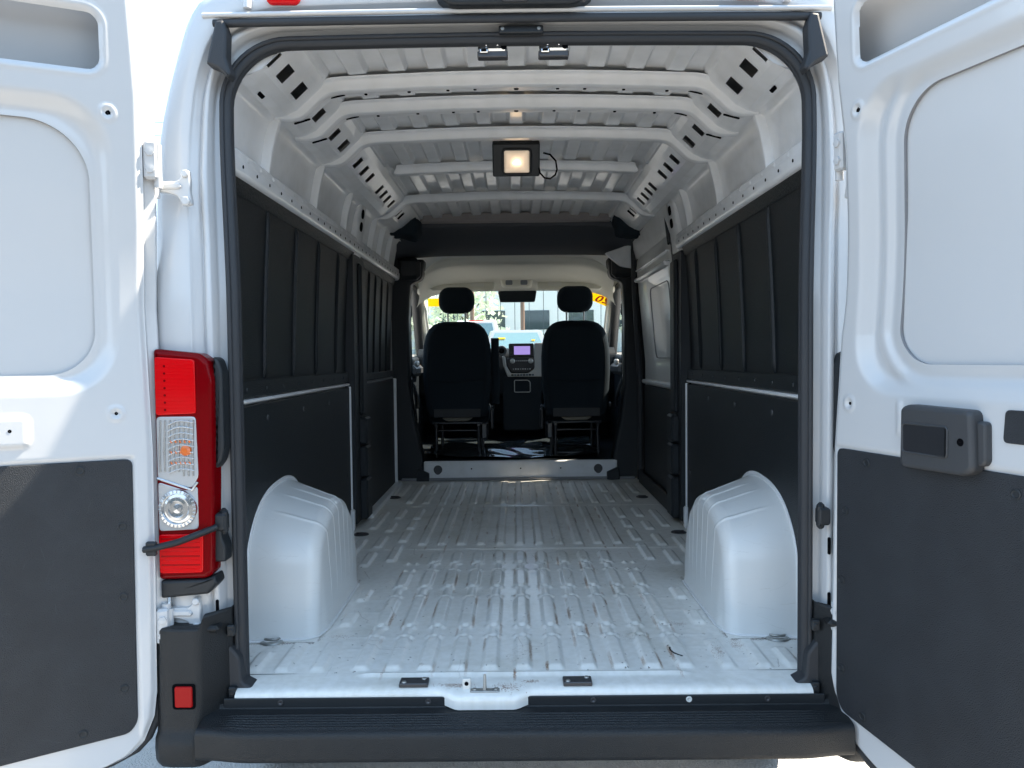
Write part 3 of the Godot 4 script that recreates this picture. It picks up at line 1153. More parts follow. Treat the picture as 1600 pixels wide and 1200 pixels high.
func sliding_door() -> void:
	# white inner panel with its glazed opening, black liner below, rubber round the opening
	var x := 0.955
	var t := Transform3D(Basis(Vector3(0, 0, 1), Vector3.UP, Vector3(-1, 0, 0)), Vector3(x, 0, 0))
	var mb := Mb.new()
	var zs := [-2.28, -2.38, -2.42, -3.06, -3.12, -3.2, -3.52]
	var ys := [0.70, 0.90, 0.94, 1.40, 1.46, 1.52, 1.60, 1.68, 1.84]
	var rows := []
	for i in ys.size():
		var row := PackedVector3Array()
		for j in zs.size():
			var d := 0.0
			if i >= 2 and i <= 3 and j >= 2 and j <= 3:
				d = 0.06
			if i >= 7:
				d += 0.02
			row.append(Vector3(x + d - 0.09 * maxf(0.0, ys[i] - 0.9) - (0.03 if i == 8 else 0.0), ys[i], zs[j]))
		rows.append(row)
	mb.patch(rows)
	var p := put("sliding_door", mb, M.arch, van)
	var gr := Mb.new()
	var gl := []
	for q in soft(pl([-2.44, 0.935, -3.07, 0.935, -3.07, 1.405, -2.44, 1.405]), 0.06, 5):
		gl.append(Vector3(0.957 - 0.09 * (q.y - 0.9), q.y, q.x))
	gr.tube(gl, 0.004, 0.004, 6, true)
	put("panel_bead", gr, M.seam, p)
	var l := Mb.new()
	l.prism(soft(pl([-2.30, 0.09, -2.30, 0.74, -3.45, 0.74, -3.45, 0.02]), 0.02), t, 0.02, 0.005)
	put("lower_liner", l, M.wall, p)
	var lg := Mb.new()
	lg.box(Vector3(0.94, 0.765, -2.87), Vector3(0.05, 0.03, 1.15), 0.008)
	put("panel_ledge", lg, M.inner, p)
	var rc := Mb.new()
	rc.box(Vector3(0.888, 1.50, -2.9), Vector3(0.05, 0.03, 1.12), 0.01)
	rc.box(Vector3(0.890, 1.57, -2.9), Vector3(0.03, 0.012, 1.12), 0.004)
	put("swage", rc, M.inner, p)
	var sl := Mb.new()
	sl.tube([Vector3(0.92, 0.02, -3.56), Vector3(0.925, 0.7, -3.56), Vector3(0.885, 1.4, -3.56), Vector3(0.875, 1.74, -3.54), Vector3(0.868, 1.80, -3.47), Vector3(0.872, 1.808, -3.2), Vector3(0.878, 1.81, -2.42), Vector3(0.885, 1.78, -2.33), Vector3(0.90, 1.6, -2.30)], 0.018, 0.022, 8)
	put("door_rubber", sl, M.rubber, p)
	var stp := Mb.new()
	stp.prism(pl([-2.34, 0.0, -2.34, 0.085, -2.36, 0.10, -3.54, 0.10, -3.54, 0.0]), Transform3D(Basis(Vector3(0, 0, 1), Vector3.UP, Vector3(-1, 0, 0)), Vector3(0.925, 0, 0)), 0.02, 0.006)
	put("step_edge", stp, M.bumper, p)
	var hd := Mb.new()
	hd.patch([PackedVector3Array([Vector3(0.892, 1.66, -2.28), Vector3(0.892, 1.66, -3.6)]), PackedVector3Array([Vector3(0.85, 1.815, -2.2), Vector3(0.85, 1.815, -3.6)])])
	put("upper_panel", hd, M.inner, p)


func upper_side(s: float) -> void:
	# skin between rail and roof rail, behind the posts
	var mb := Mb.new()
	var rows := []
	var z1 := -2.5 if s > 0 else -3.62
	for q in [[0.915, 1.628], [0.917, 1.647], [0.900, 1.742], [0.884, 1.795], [0.863, 1.814], [0.846, 1.814]]:
		var row := PackedVector3Array()
		var z := -0.19
		while z >= z1 - 0.001:
			row.append(Vector3(s * q[0], q[1], z))
			z -= 0.1
		rows.append(row)
	mb.patch(rows)
	put("upper_skin", mb, M.inner, van)
	# posts between rail and bow, each with a dark slot
	for z in [-0.586, -1.246, -1.838] if s > 0 else [-0.586, -1.246, -1.838, -2.567, -2.87, -3.19]:
		var p := Mb.new()
		var row := []
		for i in 9:
			var t := i / 8.0
			var pt := Vector2(0.89, 1.6135).lerp(Vector2(0.8456, 1.8123), t) + Vector2(0.006, 0.0) * sin(PI * t)
			var rr := PackedVector3Array()
			for q in [[-0.036, 0.034], [-0.032, 0.020], [-0.018, 0.017], [-0.014, 0.003], [-0.009, 0.0], [0.009, 0.0], [0.014, 0.003], [0.020, 0.034]]:
				rr.append(Vector3(s * (pt.x + q[1]), pt.y, z + q[0]))
			row.append(rr)
		p.patch(row)
		var po := put("wall_post", p, M.inner, van)
		var sl := Mb.new()
		sl.tube([Vector3(s * 0.902, 1.637, z - 0.025), Vector3(s * 0.884, 1.742, z - 0.025)], 0.006, 0.008, 6)
		put("slot", sl, M.hole, po)
	# broad pillar with two oval holes
	var bp := Mb.new()
	var rowz := []
	for i in 9:
		var t := i / 8.0
		var pt := Vector2(0.9006, 1.5311).lerp(Vector2(0.8583, 1.8144), t)
		var rr := PackedVector3Array()
		for q in [[-0.13, 0.07], [-0.10, 0.02], [-0.085, 0.0], [0.07, 0.0], [0.085, 0.02], [0.10, 0.06]]:
			rr.append(Vector3(s * (pt.x + q[1]), pt.y, -2.165 + q[0] * (1.0 - 0.2 * t)))
		rowz.append(rr)
	bp.patch(rowz)
	var pil := put("pillar_head", bp, M.inner, van)
	var dirv := Vector3(s * -0.04, 0.268, 0).normalized()
	var nv := Vector3(-s * 0.268, -0.04, 0).normalized()
	for t in [0.58, 0.83]:
		var o := Vector3(s * lerpf(0.9006, 0.8583, t), lerpf(1.5311, 1.8144, t), -2.165)
		var ov := Mb.new()
		ov.prism(rrect(0, 0, 0.052, 0.075, 0.0255, 6), Transform3D(Basis(dirv, nv.cross(dirv), nv), o), 0.0015)
		put("oval_hole", ov, M.hole, pil)
	var gu := Mb.new()
	var ga := PackedVector3Array()
	var gb := PackedVector3Array()
	var sect := [Vector2(0.9344, 1.5311), Vector2(0.9344, 1.6474), Vector2(0.9175, 1.7425), Vector2(0.8456, 1.8144), Vector2(0.7769, 1.8376), Vector2(0.6976, 1.9095), Vector2(0.6606, 1.9666), Vector2(0.5814, 1.9729)]
	var loop := []
	for q in inner_loop(0.0):
		if q.x < -0.5 and q.y > 1.45:
			loop.append(q)
	for i in 29:
		var t := i / 28.0
		var f: float = t * (loop.size() - 1)
		var k := mini(int(f), loop.size() - 2)
		var p: Vector2 = loop[k].lerp(loop[k + 1], f - k)
		ga.append(Vector3(-s * p.x, p.y, -0.078 - lean_at(p.y)))
		f = t * (sect.size() - 1)
		k = mini(int(f), sect.size() - 2)
		p = sect[k].lerp(sect[k + 1], f - k)
		gb.append(Vector3(s * p.x, p.y, -0.19 + 0.02 * sm(0.35, 0.55, t)))
	gu.patch([ga, gb])
	put("corner_gusset", gu, M.inner, van)
	# roof rail with punched square holes
	var holes := [-0.1571, -0.2945, -0.4531, -0.7099, -0.9604, -1.1369, -1.4329, -1.5841, -1.732, -2.0069, -2.1337, -2.2605, -2.3979, -2.6833, -2.789]
	var zs := [-0.165]
	var cut := {}
	for h in holes:
		var w := 0.034 if h > -1.29 else 0.028
		if h - w > -0.15:
			continue
		zs.append(minf(h + w, -0.17))
		cut[zs.size() - 1] = true
		zs.append(h - w)
	zs.append(-3.4)
	var cr := Mb.new()
	var pts := [Vector2(0.8477, 1.8123), Vector2(0.816, 1.8186), Vector2(0.7769, 1.8376), Vector2(0.7632, 1.8493), Vector2(0.7209, 1.8884), Vector2(0.6976, 1.9095), Vector2(0.6712, 1.938), Vector2(0.6606, 1.9645)]
	for i in pts.size() - 1:
		for j in zs.size() - 1:
			if i == 3 and cut.has(j):
				continue
			cr.quad(Vector3(s * pts[i].x, pts[i].y, zs[j]), Vector3(s * pts[i + 1].x, pts[i + 1].y, zs[j]), Vector3(s * pts[i + 1].x, pts[i + 1].y, zs[j + 1]), Vector3(s * pts[i].x, pts[i].y, zs[j + 1]))
	put("roof_rail", cr, M.inner, van)
	var sl2 := Mb.new()
	sl2.prism(rrect(0, 0, 0.05, 0.018, 0.008, 4), Transform3D(Basis(Vector3(0, 0, 1), Vector3(s * -0.7, 0.7, 0), Vector3(-s * 0.7, -0.7, 0)), Vector3(s * 0.831, 1.8135, -0.326)), 0.0015)
	put("slot", sl2, M.hole, van)


func roof() -> void:
	var bows := [-0.586, -0.837, -1.246, -1.838, -2.567]
	var mb := Mb.new()
	var rows := []
	var z := -0.15
	while z > -3.42:
		var gap := 1.0
		for b in bows:
			gap = minf(gap, absf(z - b))
		gap = minf(gap, absf(z + 0.13))
		var fade := sm(0.056, 0.068, gap)
		var row := PackedVector3Array()
		for i in 241:
			var x := -0.69 + 1.38 * i / 240.0
			var ph := absf(fposmod(x / 0.1385 + 0.5, 1.0) - 0.5) * 2.0   # 0 at the middle of a swage
			var trap := 1.0 - sm(0.44, 0.54, ph)
			row.append(Vector3(x, 1.988 - 0.034 * pow(x / 0.69, 2.0) - 0.023 * trap * fade, z))
		rows.append(row)
		z -= 0.012
	mb.patch(rows)
	var rf := put("roof_skin", mb, M.inner, van)
	for b in bows.size():
		var bw := Mb.new()
		var half := [Vector2(0.8615, 1.808), Vector2(0.8192, 1.8059), Vector2(0.7843, 1.8101), Vector2(0.7558, 1.8228), Vector2(0.7135, 1.8609), Vector2(0.6818, 1.8884), Vector2(0.6448, 1.901), Vector2(0.5814, 1.9053), Vector2(0.4756, 1.9095), Vector2(0.3171, 1.9148), Vector2(0.1585, 1.918)]
		if b == 3:
			half = [Vector2(0.6342, 1.9095), Vector2(0.6183, 1.9032), Vector2(0.5814, 1.9053), Vector2(0.4756, 1.9095), Vector2(0.3171, 1.9148), Vector2(0.1585, 1.918)]
		var path := []
		for p in half:
			path.append(Vector2(-p.x, p.y))
		path.append(Vector2(0., 1.919))
		for i in half.size():
			path.append(half[half.size() - 1 - i])
		var cv := Curve2D.new()
		for i in path.size():
			var t: Vector2 = (path[mini(i + 1, path.size() - 1)] - path[maxi(i - 1, 0)]) / 6.0
			cv.add_point(path[i], -t, t)
		var pr := []
		var pro := [[0.050, 0.042], [0.048, 0.036], [0.033, 0.033], [0.026, 0.005], [0.021, 0.0], [0.0, -0.001], [-0.021, 0.0], [-0.026, 0.005], [-0.036, 0.033], [-0.048, 0.036], [-0.050, 0.042]]
		if b < 2:
			pro = [[0.050, 0.042], [0.048, 0.036], [0.033, 0.033], [0.026, 0.005], [0.021, 0.0], [0.0, -0.001], [-0.012, 0.001], [-0.020, 0.008], [-0.075, 0.013], [-0.080, 0.018], [-0.088, 0.036], [-0.104, 0.040]]
		for q in pro:
			var row := PackedVector3Array()
			for i in 97:
				var p := cv.sample_baked(cv.get_baked_length() * i / 96.0, true)
				var p2 := cv.sample_baked(minf(cv.get_baked_length() * i / 96.0 + 0.01, cv.get_baked_length()), true)
				var p1 := cv.sample_baked(maxf(cv.get_baked_length() * i / 96.0 - 0.01, 0.0), true)
				var t := (p2 - p1).normalized()
				var up := Vector2(-t.y, t.x)
				p += up * q[1]
				row.append(Vector3(p.x, p.y, bows[b] + q[0]))
			pr.append(row)
		bw.patch(pr)
		var bo := put("roof_bow", bw, M.inner, van)
		for side in [-1.0, 1.0]:
			for q in [0.082, 0.240]:
				if b > 2:
					continue
				var l := cv.get_baked_length()
				var p := cv.sample_baked(q if side < 0 else l - q, true)
				var p2 := cv.sample_baked((q if side < 0 else l - q) + 0.004, true)
				var tg := (p2 - p).normalized()
				var up := Vector2(-tg.y, tg.x)
				p += up * (0.011 if b < 2 else 0.0335)
				var so := Mb.new()
				so.prism(rrect(0, 0, 0.062, 0.013, 0.006, 4), Transform3D(Basis(Vector3(tg.x, tg.y, 0), Vector3(0, 0, 1), Vector3(tg.x, tg.y, 0).cross(Vector3(0, 0, 1))), Vector3(p.x, p.y, bows[b] - (0.048 if b < 2 else 0.042))), 0.003)
				put("slot", so, M.hole, bo)
		if b == 0 or b == 1:
			for i in range(-4, 5):
				var h := Mb.new()
				var x := i * 0.132 + 0.02 * sin(i * 2.0)
				var yy := 1.917 - 0.0115 * pow(x / 0.5, 2.0) + 0.011
				h.cyl(Vector3(x, yy + 0.002, bows[b] - 0.046), Vector3(x, yy - 0.0014, bows[b] - 0.046), 0.006 if i != 0 else 0.009, -1.0, 8)
				put("bow_hole", h, M.hole, bo)


# ---------------------------------------------------------------- front of the load space
func partition() -> void:
	# step up to the cab floor
	var st := Mb.new()
	st.box(Vector3(0.02, 0.075, -3.73), Vector3(1.50, 0.15, 0.03), 0.008)
	var step := put("cab_step", st, M.inner, van)
	for x in [-0.62, 0.62]:
		var r := Mb.new()
		r.lathe(Vector3(x, 0.085, -3.715), Vector3(0, 0, 1), [Vector2(0.034, 0.0), Vector2(0.032, 0.003), Vector2(0.022, 0.001), Vector2(0.0005, 0.001)], 16)
		var pts := []
		for i in 14:
			var t := PI * 1.1 * i / 13.0
			pts.append(Vector3(x + cos(t) * 0.022, 0.078 - sin(t) * 0.026, -3.705))
		r.tube(pts, 0.0045, 0.0045, 6)
		put("lashing_ring", r, M.dark_metal, step)
	for x in [-0.36, 0.02, 0.33]:
		var h := Mb.new()
		h.cyl(Vector3(x, 0.09, -3.7145), Vector3(x, 0.09, -3.7135), 0.006, -1.0, 8)
		put("hole", h, M.hole, step)
	var ld := Mb.new()
	ld.box(Vector3(0.0, 0.012, -3.705), Vector3(1.8, 0.02, 0.02), 0.004)
	put("floor_end", ld, M.seam, step)
	# pillar trims either side of the cab opening
	for s in [-1.0, 1.0]:
		var p := Mb.new()
		var poly := pl([1.0, 0.0, 0.76, 0.0, 0.728, 0.05, 0.735, 0.17, 0.76, 0.31, 0.80, 0.50, 0.832, 0.75, 0.83, 1.25, 0.815, 1.52, 0.72, 1.56, 0.70, 1.71, 1.0, 1.71])
		for i in poly.size():
			poly[i].x *= s
		p.prism(soft(poly, 0.03, 3), xf(Vector3(0, 0, -3.84)), 0.12, 0.025, 4)
		put("pillar_trim", p, M.black, van)
		var q := Mb.new()
		q.prism(soft(pl([-s * 0.05, 0.0, s * 0.05, 0.0, s * 0.04, 0.10, -s * 0.05, 0.06]), 0.006, 2), xf(Vector3(s * 0.735, 0.0, -3.712)), 0.03, 0.004)
		put("trim_clip", q, M.black, van)
		var hd := Mb.new()
		hd.box(Vector3(s * 0.815, 1.63, -3.70), Vector3(0.17, 0.165, 0.10), 0.03)
		put("trim_head", hd, M.black, van)
	# overhead shelf: dark moulding with a pale lip
	var mb := Mb.new()
	var rows := []
	for q in [[-3.34, 1.99], [-3.35, 1.95], [-3.37, 1.925], [-3.36, 1.90], [-3.38, 1.888], [-3.43, 1.878], [-3.50, 1.84], [-3.58, 1.79], [-3.68, 1.755], [-3.80, 1.742]]:
		var row := PackedVector3Array()
		for i in 41:
			var x := lerpf(-0.94, 0.94, i / 40.0)
			var arch := -0.03 * pow(x / 0.9, 4.0)
			var w := 0.004 * sin(x * 26.0) if q[1] < 1.93 and q[1] > 1.885 else 0.0
			row.append(Vector3(x, q[1] + arch + w, q[0]))
		rows.append(row)
	mb.patch(rows)
	put("overhead_shelf", mb, mat(0.055, 0.060, 0.070, 0.55), van)
	var top := Mb.new()
	top.box(Vector3(0, 1.945, -3.31), Vector3(1.36, 0.07, 0.06), 0.012)
	put("shelf_trim", top, mat(0.30, 0.27, 0.26, 0.7), van)
	# moulded ends of the shelf
	for s in [-1.0, 1.0]:
		var b := Mb.new()
		var rr := []
		var f := FastNoiseLite.new()
		f.seed = 4 if s < 0 else 9
		f.frequency = 7.0
		for i in 15:
			var row := PackedVector3Array()
			for j in 20:
				var th := PI * (i + 0.02) / 14.04
				var ph := TAU * j / 20.0
				var d := Vector3(sin(th) * cos(ph), cos(th), sin(th) * sin(ph))
				var k := 1.0 + 0.22 * f.get_noise_3dv(d * 0.25 + Vector3(s, 0, 0))
				d = Vector3(signf(d.x) * pow(absf(d.x), 0.6), signf(d.y) * pow(absf(d.y), 0.6), signf(d.z) * pow(absf(d.z), 0.7))
				var c := Vector3(s * 0.79, 1.868, -3.2) if s < 0 else Vector3(s * 0.785, 1.878, -3.22)
				row.append(c + d * k * (Vector3(0.13, 0.085, 0.14) if s < 0 else Vector3(0.10, 0.10, 0.13)) + Vector3(0.0, -0.25 * s * (d.x * 0.09) * (-1.0 if s < 0 else 0.4), 0.0))
			rr.append(row)
		b.patch(rr, true)
		var o := put("shelf_end", b, M.fabric, van)
	var wp := Mb.new()
	wp.prism(soft(pl([0.66, 1.72, 0.90, 1.80, 0.91, 1.60, 0.78, 1.62]), 0.02, 2), xf(Vector3(0, 0, -3.60)), 0.03, 0.006)
	put("white_bracket", wp, M.inner, van)


# ---------------------------------------------------------------- cab
func glass_point(x: float, e: float) -> Vector3:   # on the windscreen, e metres down from its top edge
	return Vector3(x, 1.545 - 0.4919 * e, -4.75 - 0.8707 * e)


func cab() -> void:
	var fl := Mb.new()
	fl.box(Vector3(0, 0.125, -4.75), Vector3(1.9, 0.05, 2.0), 0.01)
	put("cab_floor", fl, M.cab, van)
	var fw := Mb.new()
	fw.box(Vector3(0, 0.5, -5.70), Vector3(1.9, 0.9, 0.04), 0.005)
	put("bulkhead", fw, M.cab, van)
	# outer panels: roof, sides below the windows, bonnet, front
	var mb := Mb.new()
	var prof := [[-3.8, 2.05], [-4.3, 1.96], [-4.62, 1.75], [-4.76, 1.58]]
	var rows := []
	for q in prof:
		var row := PackedVector3Array()
		for i in 21:
			var x := lerpf(-1.0, 1.0, i / 20.0)
			row.append(Vector3(x * (0.93 if i in [0, 20] else 0.9), q[1] - 0.10 * pow(absf(x), 6.0), q[0]))
		rows.append(row)
	mb.patch(rows)
	for s in [-1.0, 1.0]:
		mb.quad(Vector3(s * 1.03, -0.14, -3.8), Vector3(s * 1.04, 0.93, -3.8), Vector3(s * 1.02, 0.93, -5.72), Vector3(s * 1.0, -0.14, -5.72))
		mb.quad(Vector3(s * 1.0, -0.14, -5.72), Vector3(s * 1.0, 0.93, -5.72), Vector3(s * 0.9, 0.62, -6.5), Vector3(s * 0.9, -0.14, -6.5))
		mb.quad(Vector3(s * 1.0, 1.5, -3.8), Vector3(s * 0.92, 2.0, -3.8), Vector3(s * 0.86, 1.60, -4.74), Vector3(s * 0.97, 1.5, -4.6))
	mb.quad(Vector3(-1.0, 0.97, -5.75), Vector3(1.0, 0.97, -5.75), Vector3(0.9, 0.70, -6.45), Vector3(-0.9, 0.70, -6.45))
	mb.quad(Vector3(-0.9, 0.70, -6.45), Vector3(0.9, 0.70, -6.45), Vector3(0.88, -0.15, -6.52), Vector3(-0.88, -0.15, -6.52))
	put("cab_shell", mb, M.white, van)
	# roof lining over the cab, with its pale lip
	var hl := Mb.new()
	rows = []
	for q in [[-3.79, 1.738, 0.69], [-3.80, 1.715, 0.71], [-3.84, 1.70, 0.715], [-3.86, 1.678, 0.725], [-4.0, 1.672, 0.74], [-4.3, 1.655, 0.77], [-4.55, 1.615, 0.80], [-4.70, 1.57, 0.83], [-4.755, 1.545, 0.85]]:
		var row := PackedVector3Array()
		for i in 41:
			var x := lerpf(-1.0, 1.0, i / 40.0)
			row.append(Vector3(x * q[2] * 1.06, q[1] - 0.13 * pow(absf(x), 8.0) - 0.012 * x * x, q[0]))
		rows.append(row)
	hl.patch(rows)
	put("headliner", hl, M.headliner, van)
	# screen pillars
	for s in [-1.0, 1.0]:
		var a := Mb.new()
		a.tube([Vector3(s * 0.845, 1.60, -4.45), Vector3(s * 0.86, 1.53, -4.74), Vector3(s * 0.895, 1.25, -5.24), Vector3(s * 0.94, 0.96, -5.72)], 0.036, 0.06, 10)
		put("screen_pillar", a, M.headliner, van)
		var h := Mb.new()
		h.tube([Vector3(s * 0.842, 1.42, -4.86), Vector3(s * 0.835, 1.38, -4.9), Vector3(s * 0.84, 1.2, -5.12), Vector3(s * 0.858, 1.16, -5.2)], 0.012, 0.012, 8)
		put("grab_handle", h, M.headliner, van)
		# front door seen from inside
		var d := Mb.new()
		d.prism(soft(pl([-3.92, 0.12, -3.92, 0.93, -4.4, 0.95, -5.55, 0.97, -5.6, 0.12]), 0.05), Transform3D(Basis(Vector3(0, 0, 1), Vector3.UP, Vector3(-s, 0, 0)), Vector3(s * 1.0, 0, 0)), 0.085, 0.03, 4)
		var dd := put("front_door", d, M.cab, van)
		var rest := Mb.new()
		rest.box(Vector3(s * 0.885, 0.84, -4.55), Vector3(0.07, 0.10, 0.55), 0.03)
		rest.tube([Vector3(s * 0.90, 0.80, -4.2), Vector3(s * 0.86, 0.70, -4.22), Vector3(s * 0.85, 0.60, -4.35), Vector3(s * 0.87, 0.52, -4.5)], 0.016, 0.016, 8)
		put("arm_rest", rest, mat(0.06, 0.065, 0.07, 0.35), dd)
		var hn := Mb.new()
		hn.box(Vector3(s * 0.866, 0.90, -4.48), Vector3(0.035, 0.05, 0.10), 0.012)
		put("door_handle", hn, M.silver, dd)
		var fr := Mb.new()
		fr.tube([Vector3(s * 0.97, 0.95, -3.93), Vector3(s * 0.965, 1.25, -3.94), Vector3(s * 0.94, 1.50, -3.98), Vector3(s * 0.90, 1.56, -4.12), Vector3(s * 0.89, 1.55, -4.55), Vector3(s * 0.93, 1.30, -5.05), Vector3(s * 0.97, 0.97, -5.55)], 0.03, 0.045, 8)
		put("window_frame", fr, M.black, dd)
		var g := Mb.new()
		g.quad(Vector3(s * 0.985, 0.93, -3.95), Vector3(s * 0.94, 1.54, -3.98), Vector3(s * 0.93, 1.54, -4.6), Vector3(s * 0.985, 0.93, -5.6))
		put("window_glass", g, M.glass, dd)
		# seat belt reel and strap on the pillar
		var sb := Mb.new()
		sb.box(Vector3(s * 0.84, 1.32, -3.88), Vector3(0.03, 0.10, 0.05), 0.01)
		sb.tube([Vector3(s * 0.835, 1.30, -3.87), Vector3(s * 0.83, 0.8, -3.88), Vector3(s * 0.80, 0.45, -3.92)], 0.003, 0.022, 6, false, Vector3(0, 0, 1))
		put("seat_belt", sb, M.fabric, van)
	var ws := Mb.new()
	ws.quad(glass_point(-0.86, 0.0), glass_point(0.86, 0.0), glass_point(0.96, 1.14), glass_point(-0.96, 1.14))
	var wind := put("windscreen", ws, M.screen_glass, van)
	# stickers on the inside of the glass
	var on_glass := Transform3D(Basis(Vector3.RIGHT, Vector3(0, 0.4919, 0.8707), Vector3(0, -0.8707, 0.4919)), Vector3(0, 1.545, -4.75) + Vector3(0, -0.8707, 0.4919) * 0.004)
	var st := Mb.new()
	st.prism(pl([-0.805, -0.101, -0.70, -0.103, -0.71, -0.23, -0.815, -0.229]), on_glass, 0.002)
	put("yellow_sticker", st, M.yellow, wind)
	var wl := Mb.new()
	wl.prism(pl([-0.825, -0.012, -0.782, -0.012, -0.785, -0.078, -0.828, -0.078]), on_glass, 0.002)
	put("white_sticker", wl, M.label, wind)
	var sg := Mb.new()
	sg.prism(pl([0.60, 0.012, 0.69, 0.006, 0.775, -0.018, 0.85, -0.085, 0.87, -0.285, 0.73, -0.18, 0.62, -0.12]), on_glass, 0.002)
	put("price_sticker", sg, M.yellow, wind)
	var tm := TextMesh.new()
	var font := SystemFont.new()
	font.font_names = PackedStringArray(["Droid Sans"])
	font.font_weight = 700
	tm.font = font
	tm.text = "20"
	tm.font_size = 32
	tm.pixel_size = 0.0042
	tm.depth = 0.002
	tm.material = M.sign_red
	var tx := MeshInstance3D.new()
	tx.name = "sticker_lettering"
	tx.mesh = tm
	tx.transform = on_glass * Transform3D(Basis(Vector3.UP, PI) * Basis(Vector3(0, 0, 1), 0.42), Vector3(0.80, -0.15, 0.003))
	wind.add_child(tx, true)
	# sun visors, console and mirror along the top of the windscreen
	for s in [-1.0, 1.0]:
		var v := Mb.new()
		var vt := Transform3D(Basis(Vector3.RIGHT, -0.55), Vector3(s * 0.47, 1.578, -4.585))
		v.prism(rrect(0, 0, 0.56, 0.115, 0.03, 4), vt, 0.02, 0.006, 2)
		var vv := put("sun_visor", v, M.headliner, van)
		var l := Mb.new()
		l.prism(rrect(-s * 0.13, 0.005, 0.12, 0.055, 0.006, 2), vt * Transform3D(Basis(), Vector3(0, 0, 0.0215)), 0.001)
		put("visor_label", l, M.label, vv)
	var oc := Mb.new()
	oc.prism(soft(pl([-0.155, 0.075, 0.155, 0.075, 0.13, -0.05, 0.10, -0.068, -0.10, -0.068, -0.13, -0.05]), 0.025), Transform3D(Basis(Vector3.RIGHT, -0.4), Vector3(0.005, 1.605, -4.56)), 0.05, 0.016, 3)
	var con := put("overhead_console", oc, M.headliner, van)
	for x in [-0.065, 0.065]:
		var b := Mb.new()
		b.prism(rrect(x + 0.005, -0.03, 0.06, 0.045, 0.01, 3), Transform3D(Basis(Vector3.RIGHT, -0.4), Vector3(0.0, 1.605, -4.56)) * Transform3D(Basis(), Vector3(0, 0, 0.0505)), 0.001)
		put("reading_light", b, mat(0.22, 0.24, 0.27, 0.2), con)
		var k := Mb.new()
		k.prism(rrect(x + 0.005, 0.025, 0.022, 0.016, 0.006, 3), Transform3D(Basis(Vector3.RIGHT, -0.4), Vector3(0.0, 1.605, -4.56)) * Transform3D(Basis(), Vector3(0, 0, 0.0505)), 0.001)
		put("switch", k, M.hole, con)
	var mi := Mb.new()
	mi.prism(soft(pl([-0.175, 0.055, 0.175, 0.055, 0.157, -0.046, -0.155, -0.046]), 0.016), xf(Vector3(0.012, 1.487, -4.72)), 0.035, 0.010, 3)
	mi.cyl(Vector3(0.01, 1.52, -4.72), Vector3(0.01, 1.52, -4.80), 0.012)
	put("rear_view_mirror", mi, M.cab, van)


